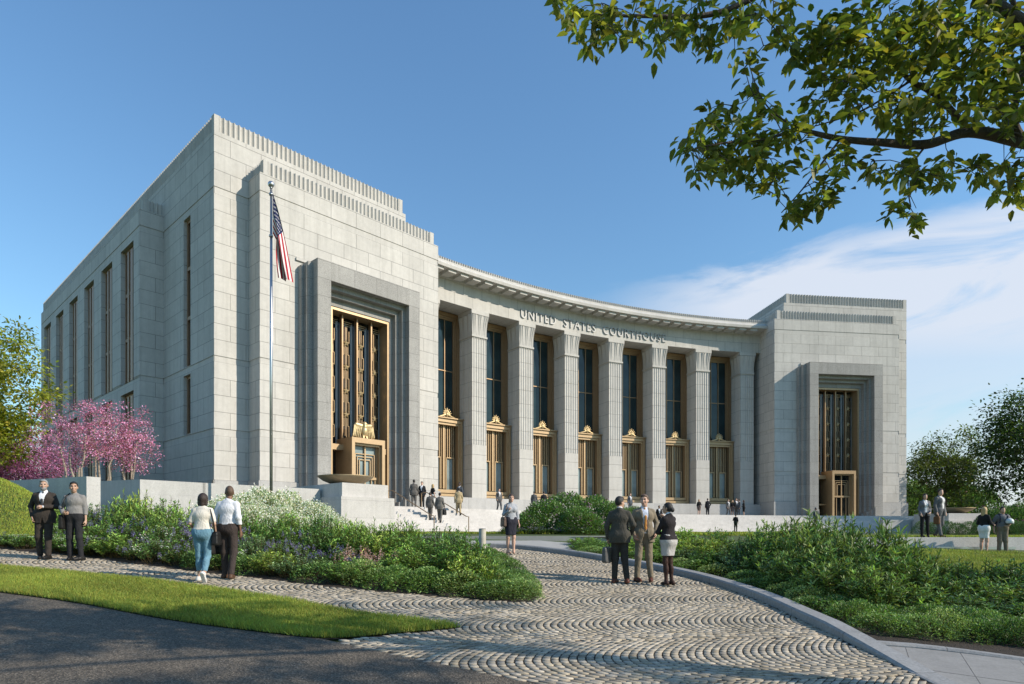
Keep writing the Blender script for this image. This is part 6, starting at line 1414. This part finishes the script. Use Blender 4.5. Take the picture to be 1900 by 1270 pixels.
person(1826, 23.2, -.80, 20, 1.74, {'shirt': ('black_sweater', (.016, .016, .017), 'long', 1.0), 'skirt': ('white_skirt', (.70, .69, .67), .60), 'shoes': ('nude_heels', (.42, .27, .19), 'heel')}, {'wrL': (.16, .20, 1.02), 'handL': (-.3, .9, .0), 'wrR': (.16, .26, 1.08), 'elR': (.215, .04, 1.16), 'handR': (0, 1, .1)}, 'blonde woman in a black top and white skirt talking on the lawn', fem=True, hair='blonde', hstyle='long', cell=.013)
_, J, W_ = person(1860, 23.2, -.80, -105, 1.74, {'shirt': ('grey_tee', (.16, .16, .165), 'half', 1.03), 'trousers': ('khaki_trousers', (.185, .155, .115), .022), 'shoes': ('brown_shoe', (.09, .05, .03))}, {'elL': (.29, -.02, 1.19), 'wrL': (.11, .19, 1.06), 'handL': (-.8, .3, -.1), 'elR': (.275, -.05, 1.18), 'wrR': (.28, .02, .92), 'anR': (.12, 0, .085), 'anL': (.12, 0, .085)}, 'man in a grey tee and khaki trousers holding a round white helmet', hair='black', skin='tan', cell=.013)
q = SDF(.02); q.ell((0, 0, 0), (.125, .13, .125)); q.clip(lambda X, Y, Z: -Z-.075); v, qd = q.mesh(.014); simple('white_shell', (.62, .66, .64), .35, 0, .06); o = empty('helmet', W_((.13, .22, 1.19))); o.location = W_((-.15, .20, 1.22)); mesh_obj('shell', np_mesh('shell', v, qd, 'white_shell', None, True), o); m = MB(); m.tube([(.127*math.cos(a), .132*math.sin(a), -.07) for a in [2*PI*i/24 for i in range(25)]], .010, 6); m.build('rim', 'black_leather', o, True); tag(o, 'round white helmet held against the side of the man in khaki trousers', 'helmet')
q = SDF(.03); q.cone((-.09, -.19, 1.12), (.09, -.19, 1.12), .085); q.cone((-.08, -.17, 1.36), (.08, -.17, 1.36), .065); q.cone((0, -.19, 1.12), (0, -.17, 1.36), .11); q.cone((-.10, -.20, 1.10), (-.09, -.18, 1.35), .07); q.cone((.10, -.20, 1.10), (.09, -.18, 1.35), .07); v, qd = q.mesh(.016); o = empty('backpack', W_((0, -.19, 1.05))); v = np.array([tuple(W_(p)-o.location) for p in v]); cloth('navy_nylon', (.02, .026, .05), .6); mesh_obj('sack', np_mesh('sack', v, qd, 'navy_nylon', None, True), o)
for sg in (-1, 1): m = MB(); m.tube([W_((sg*.12, a, b_))-o.location for a, b_ in ((-.15, 1.42), (-.06, 1.51), (.05, 1.50), (.125, 1.40), (.125, 1.25), (.05, 1.14), (-.10, 1.08))], .020, 6); m.build('strap', 'navy_nylon', o, True)
tag(o, 'navy backpack worn by the man in the grey tee', 'backpack')
# ---- small figures on the steps and the podium
GREY = ('grey_suiting', (.10, .10, .10)); NAVY = ('black_suiting', (.018, .019, .023)); SAND = ('sand_suiting', (.40, .31, .18)); TAUPE = ('taupe_suiting', (.12, .11, .10)); BLU = ('blue_grey_suiting', (.075, .085, .10))
def suit(c, tie=True): return {'shirt': ('white_shirt', (.72, .72, .74), 'long'), 'trousers': c, 'jacket': (c[0], c[1], .80), 'shoes': BLK}
STRIDE = {'anL': (.09, .20, .085), 'knL': (.09, .15, .50), 'anR': (.09, -.18, .12), 'liftR': .5, 'knR': (.09, .0, .49), 'wrR': (.25, .14, .94), 'wrL': (.25, -.02, .92)}
FOLD = {'elL': (.25, 0, 1.17), 'wrL': (.08, .20, 1.10), 'handL': (-.8, .3, 0), 'wrR': (.24, .03, .9)}
HANDIN = {'elR': (.28, -.08, 1.18), 'wrR': (.2, .05, .95), 'wrL': (.24, .03, .9)}
def zstep(px, Y):
    """height of the stair under a point"""
    x, y = at(px, Y); e = -((Vector((x, y))-WL.o).dot(WL.bx)-0)+0; e = (Vector((x, y))-WL.o).dot(WL.bx); d = max(0, e-E_TOP); return POD-RISE*min(NS, math.ceil(d/TREAD-1e-6)) if d > 0 else POD
far = dict(cell=.021)
person(768, 41.2, POD, 95, 1.86, suit(TAUPE), {}, 'man in a long taupe suit seen from behind at the top of the steps', skin='deep', hair='black', hstyle='crop', **far)
person(783, 41.4, POD, -100, 1.74, suit(NAVY), HANDIN, 'man in a black suit facing out at the top of the steps', hair='dark_brown', **far)
person(803, 42.5, POD, 40, 1.66, {'shirt': ('black_sweater', (.016, .016, .017), 'half', 1.0), 'trousers': ('white_trousers', (.66, .65, .62), .016, .035), 'shoes': BLK}, FOLD, 'blonde woman in a black top and white trousers between the two handrails', fem=True, hair='blonde', hstyle='long', **far)
person(798, 37.9, zstep(798, 37.9), 80, 1.66, suit(TAUPE), STRIDE, 'shorter of two men in taupe suits climbing the steps by the handrail', hair='dark_brown', **far)
_, J, W_ = person(816, 38.0, zstep(816, 38.0), 84, 1.82, suit(('taupe_grey_suiting', (.15, .14, .125))), STRIDE, 'taller of two men in taupe suits climbing the steps with a bag', hair='dark_brown', **far)
bag_box('bag', J['wrR']+Vector((0, 0, -.14)), W_((.2, 1, 0))-W_((0, 0, 0)), (0, 0, 1), .36, .34, .16, 'black_leather', 'black bag held by the taller man climbing the steps', 'bag')
person(851, 40.6, zstep(851, 40.6), 100, 1.80, suit(SAND), STRIDE, 'man in a sand coloured suit climbing the steps', skin='deep', hair='black', hstyle='crop', **far)
person(853, 43.4, POD, -130, 1.84, suit(BLU), HANDIN, 'dark skinned man in a dark suit coming down past the man in sand', skin='deep', hair='black', hstyle='crop', **far)
person(926, 48.5, POD, -60, 1.78, suit(GREY), STRIDE, 'man in a grey suit walking in front of the second bay window', hair='dark_brown', **far)
person(991, 51.5, POD, 80, 1.76, suit(GREY), {}, 'man in a grey suit just above the lilac bushes', skin='brown', hair='black', hstyle='crop', **far)
person(1009, 53.0, POD, 95, 1.84, suit(NAVY), {}, 'man in a black suit behind the lilac bushes near the grey suit', hair='dark_brown', **far)
person(1169, 55.0, POD, -60, 1.82, suit(BLU), {}, 'man in a blue grey suit standing on the podium behind the talking group', hair='dark_brown', **far)
person(1223, 47.5, .30, -90, 1.70, suit(NAVY), {}, 'person in black on the steps seen past the man in the tan suit', skin='brown', hair='black', **far)
for px, Y, face, H, c, fem, hr, hs, sk, lab in ((1297, 62.5, -80, 1.70, {'shirt': ('black_sweater', (.016, .016, .017), 'long', 1.0), 'skirt': ('taupe_skirt', (.13, .10, .09), .6), 'shoes': BLK}, True, 'blonde', 'long', 'fair', 'slim woman in a dark dress standing alone on the podium'),
      (1313, 62.0, 95, 1.74, suit(NAVY), False, 'dark_brown', 'short', 'fair', 'person in black with a satchel shape standing with back turned on the podium'),
      (1351, 64.0, -60, 1.76, suit(GREY), False, 'dark_brown', 'short', 'fair', 'grey suited man striding at the near end of the group of five'),
      (1359, 64.4, -95, 1.70, {'shirt': ('black_sweater', (.016, .016, .017), 'long', 1.0), 'skirt': ('taupe_skirt', (.13, .10, .09), .55), 'shoes': BLK}, True, 'blonde', 'long', 'fair', 'blonde woman second in the group of five'),
      (1366, 64.9, -80, 1.90, suit(TAUPE), False, 'short_brown', 'short', 'fair', 'tallest man in the middle of the group of five'),
      (1372, 64.2, 170, 1.78, suit(BLU), False, 'black', 'short', 'tan', 'man in a dark blue grey suit turned to the tallest man'),
      (1380, 64.6, 160, 1.72, {'shirt': ('black_sweater', (.016, .016, .017), 'long', 1.0), 'skirt': ('black_skirt', (.015, .014, .014), .5), 'shoes': BLK}, True, 'dark_brown', 'long', 'fair', 'long haired woman in black at the far end of the group of five')):
    person(px, Y, POD, face, H, c, STRIDE if 'striding' in lab else FOLD if fem else HANDIN, lab, fem=fem, hair=hr, hstyle=hs, skin=sk, cell=.026)
person(1365, 52.5, .06, 60, 1.42, {'shirt': ('black_sweater', (.016, .016, .017), 'long', 1.0), 'trousers': ('dark_green_trousers', (.02, .03, .022)), 'shoes': BLK}, FOLD, 'person in black and dark green at the foot of the steps below the group', hair='black', cell=.022)
person(1514, 57.6, .42, 80, 1.78, suit(BLU), STRIDE, 'person in a dark suit climbing the steps in front of the far doorway', hair='dark_brown', cell=.024)
# ------------------------------------------------------------------ flagpole, flag, eagle, bollards
PX, PY = at(503, 27.0); PZ = G(PX, PY)
fp = empty('flagpole', (PX, PY, PZ)); top_z = zat(350, 27.0)-PZ
m = MB(); m.tube([(0, 0, 0), (0, 0, top_z*.5), (0, 0, top_z)], [.066, .058, .042], 14); m.build('pole', 'steel', fp, True)
m = MB(); m.ball((0, 0, top_z+.17), .135, 18); m.tube([(0, 0, top_z), (0, 0, top_z+.06)], [.06, .05], 12); m.build('ball_finial', 'steel', fp, True)
m = MB(); m.lathe([(.22, 0), (.22, .06), (.12, .14), (.09, .2)], n=20); m.build('base_collar', 'steel', fp, True)
m = MB()
for zz in (top_z-.25, top_z-.25-1.75): m.lathe([(.055, -.04), (.085, -.04), (.085, .04), (.055, .04)], (0, 0, zz), 12)
m.tube([(.07, -.03, top_z-.1), (.075, -.03, 1.2)], .006, 5); m.build('halyard', 'steel', fp, True)
tag(fp, 'tall slender steel flagpole with a ball on top in front of the wing', 'flagpole')
tint_mat('flag_cloth', .8, .2, .06, 30, 0, trans=.08)
NA, NB = 114, 78
def flag_pt(a, b):
    """a along the fly, b up the hoist: the cloth falls away from the staff in limp folds"""
    tp = [(0, 0), (.26, -.72), (.46, -1.45), (.66, -2.25), (.84, -3.0), (1.02, -3.72)]; bt = [(0, -1.72), (.20, -1.98), (.23, -2.38), (.26, -2.8), (.30, -3.2), (.36, -3.62)]
    def ev(T):
        q = a*5; i = min(4, int(q)); f = q-i; return T[i][0]+(T[i+1][0]-T[i][0])*f, T[i][1]+(T[i+1][1]-T[i][1])*f
    (tx, tz), (bx, bz) = ev(tp), ev(bt); s = 1-b; xx = tx+(bx-tx)*s; zz = tz+(bz-tz)*s
    am = .16*min(1, a*2.2); yy = am*math.sin(s*9.5+a*2.2)+.05*am*math.sin(s*21+a*5); zz += -.10*math.sin(PI*s)*(1-a)*a*2
    xx *= .78
    return xx+.03*math.sin(s*9+1.2)*a, yy-.06, zz
V = [flag_pt(i/NA, j/NB) for i in range(NA+1) for j in range(NB+1)]; Q, C_ = [], []
RED, WHT, BLUE = (.36, .016, .028), (.70, .69, .68), (.012, .018, .075)
stars = [((c+.5)*.4/6*1.0+(.0 if r_ % 2 == 0 else .4/12), 1-(r_+1)*(7/13)/10) for r_ in range(9) for c in range(6 if r_ % 2 == 0 else 5)]
for i in range(NA):
    for j in range(NB):
        a, b = (i+.5)/NA, (j+.5)/NB; c = RED if int((1-b)*13) % 2 == 0 else WHT
        if a < .4 and b > 6/13:
            c = BLUE
            if any(((a-sa)*1.9)**2+(b-sb)**2 < .0175**2 for sa, sb in stars): c = WHT
        k = i*(NB+1)+j; Q.append((k, k+NB+1, k+NB+2, k+1)); C_.append(c)
fl = mesh_obj('flag', np_mesh('flag', np.array(V), Q, 'flag_cloth', None, True, C_)); fl.location = (PX+.10, PY, PZ+top_z-.22)
tag(fl, 'limp striped and starred flag hanging from the flagpole', 'flag')
# eagle on the lobby of the near doorway
q = SDF(.05); q.ell((0, 0, .52), (.22, .24, .40)); q.ell((0, .06, .98), (.13, .15, .15)); q.cone((.0, .10, .80), (0, .05, .98), .13, .11); q.cone((.04, .16, .98), (.20, .20, .94), .05, .018, k=.02)
for sg in (-1, 1):
    q.cone((sg*.15, -.02, .86), (sg*.52, -.06, .92), .13, .12, sq=(1, .8)); q.cone((sg*.5, -.06, .90), (sg*.78, -.10, .08), .12, .06, sq=(1, .7))
    for k in range(5): q.cone((sg*(.22+k*.11), 0.02-.02*k, .84), (sg*(.30+k*.12), -.02, .10+.02*k), .055, .04, k=.025)
    q.cone((sg*.11, .08, .22), (sg*.12, .14, .0), .075, .065)
q.cone((0, -.05, .3), (0, -.14, .02), .14, .10)
v, qd = q.mesh(.028); fr = WL; o_ = Vector(fr.p(9.5, D0+.55, 6.55)); sc_ = 1.12
v = np.array([tuple(o_+Vector((fr.ax.x, fr.ax.y, 0))*(p[0]*sc_)+Vector((fr.bx.x, fr.bx.y, 0))*(p[1]*sc_)+Vector((0, 0, p[2]*sc_))) for p in v])
e_ = mesh_obj('eagle', np_mesh('eagle', v, qd, 'dull_gold', None, True), LOBBY_L)
simple('bollard_stone', (.46, .42, .34), .8, 0, .15, 8, .3, 60); simple('bollard_cap', (.10, .10, .10), .5)
def bollard(px, Y, py, r, lab):
    x, y = at(px, Y); z = G(x, y); h = zat(py, Y)-z; o = empty('bollard', (x, y, z)); m = MB(); m.lathe([(r, -.1), (r, h-.05), (r*.94, h-.02)], n=20); m.build('post', 'bollard_stone', o, True); m = MB(); m.lathe([(r*.96, h-.02), (r*.96, h), (.005, h+.004)], n=20); m.build('cap', 'bollard_cap', o, True); tag(o, lab, 'bollard')
bollard(895, 17.0, 981, .095, 'pale round bollard at the edge of the inner shrub bed near the lone woman'); bollard(1418, 18.0, 990, .10, 'dark round bollard half hidden in the shrubs behind the kerb')
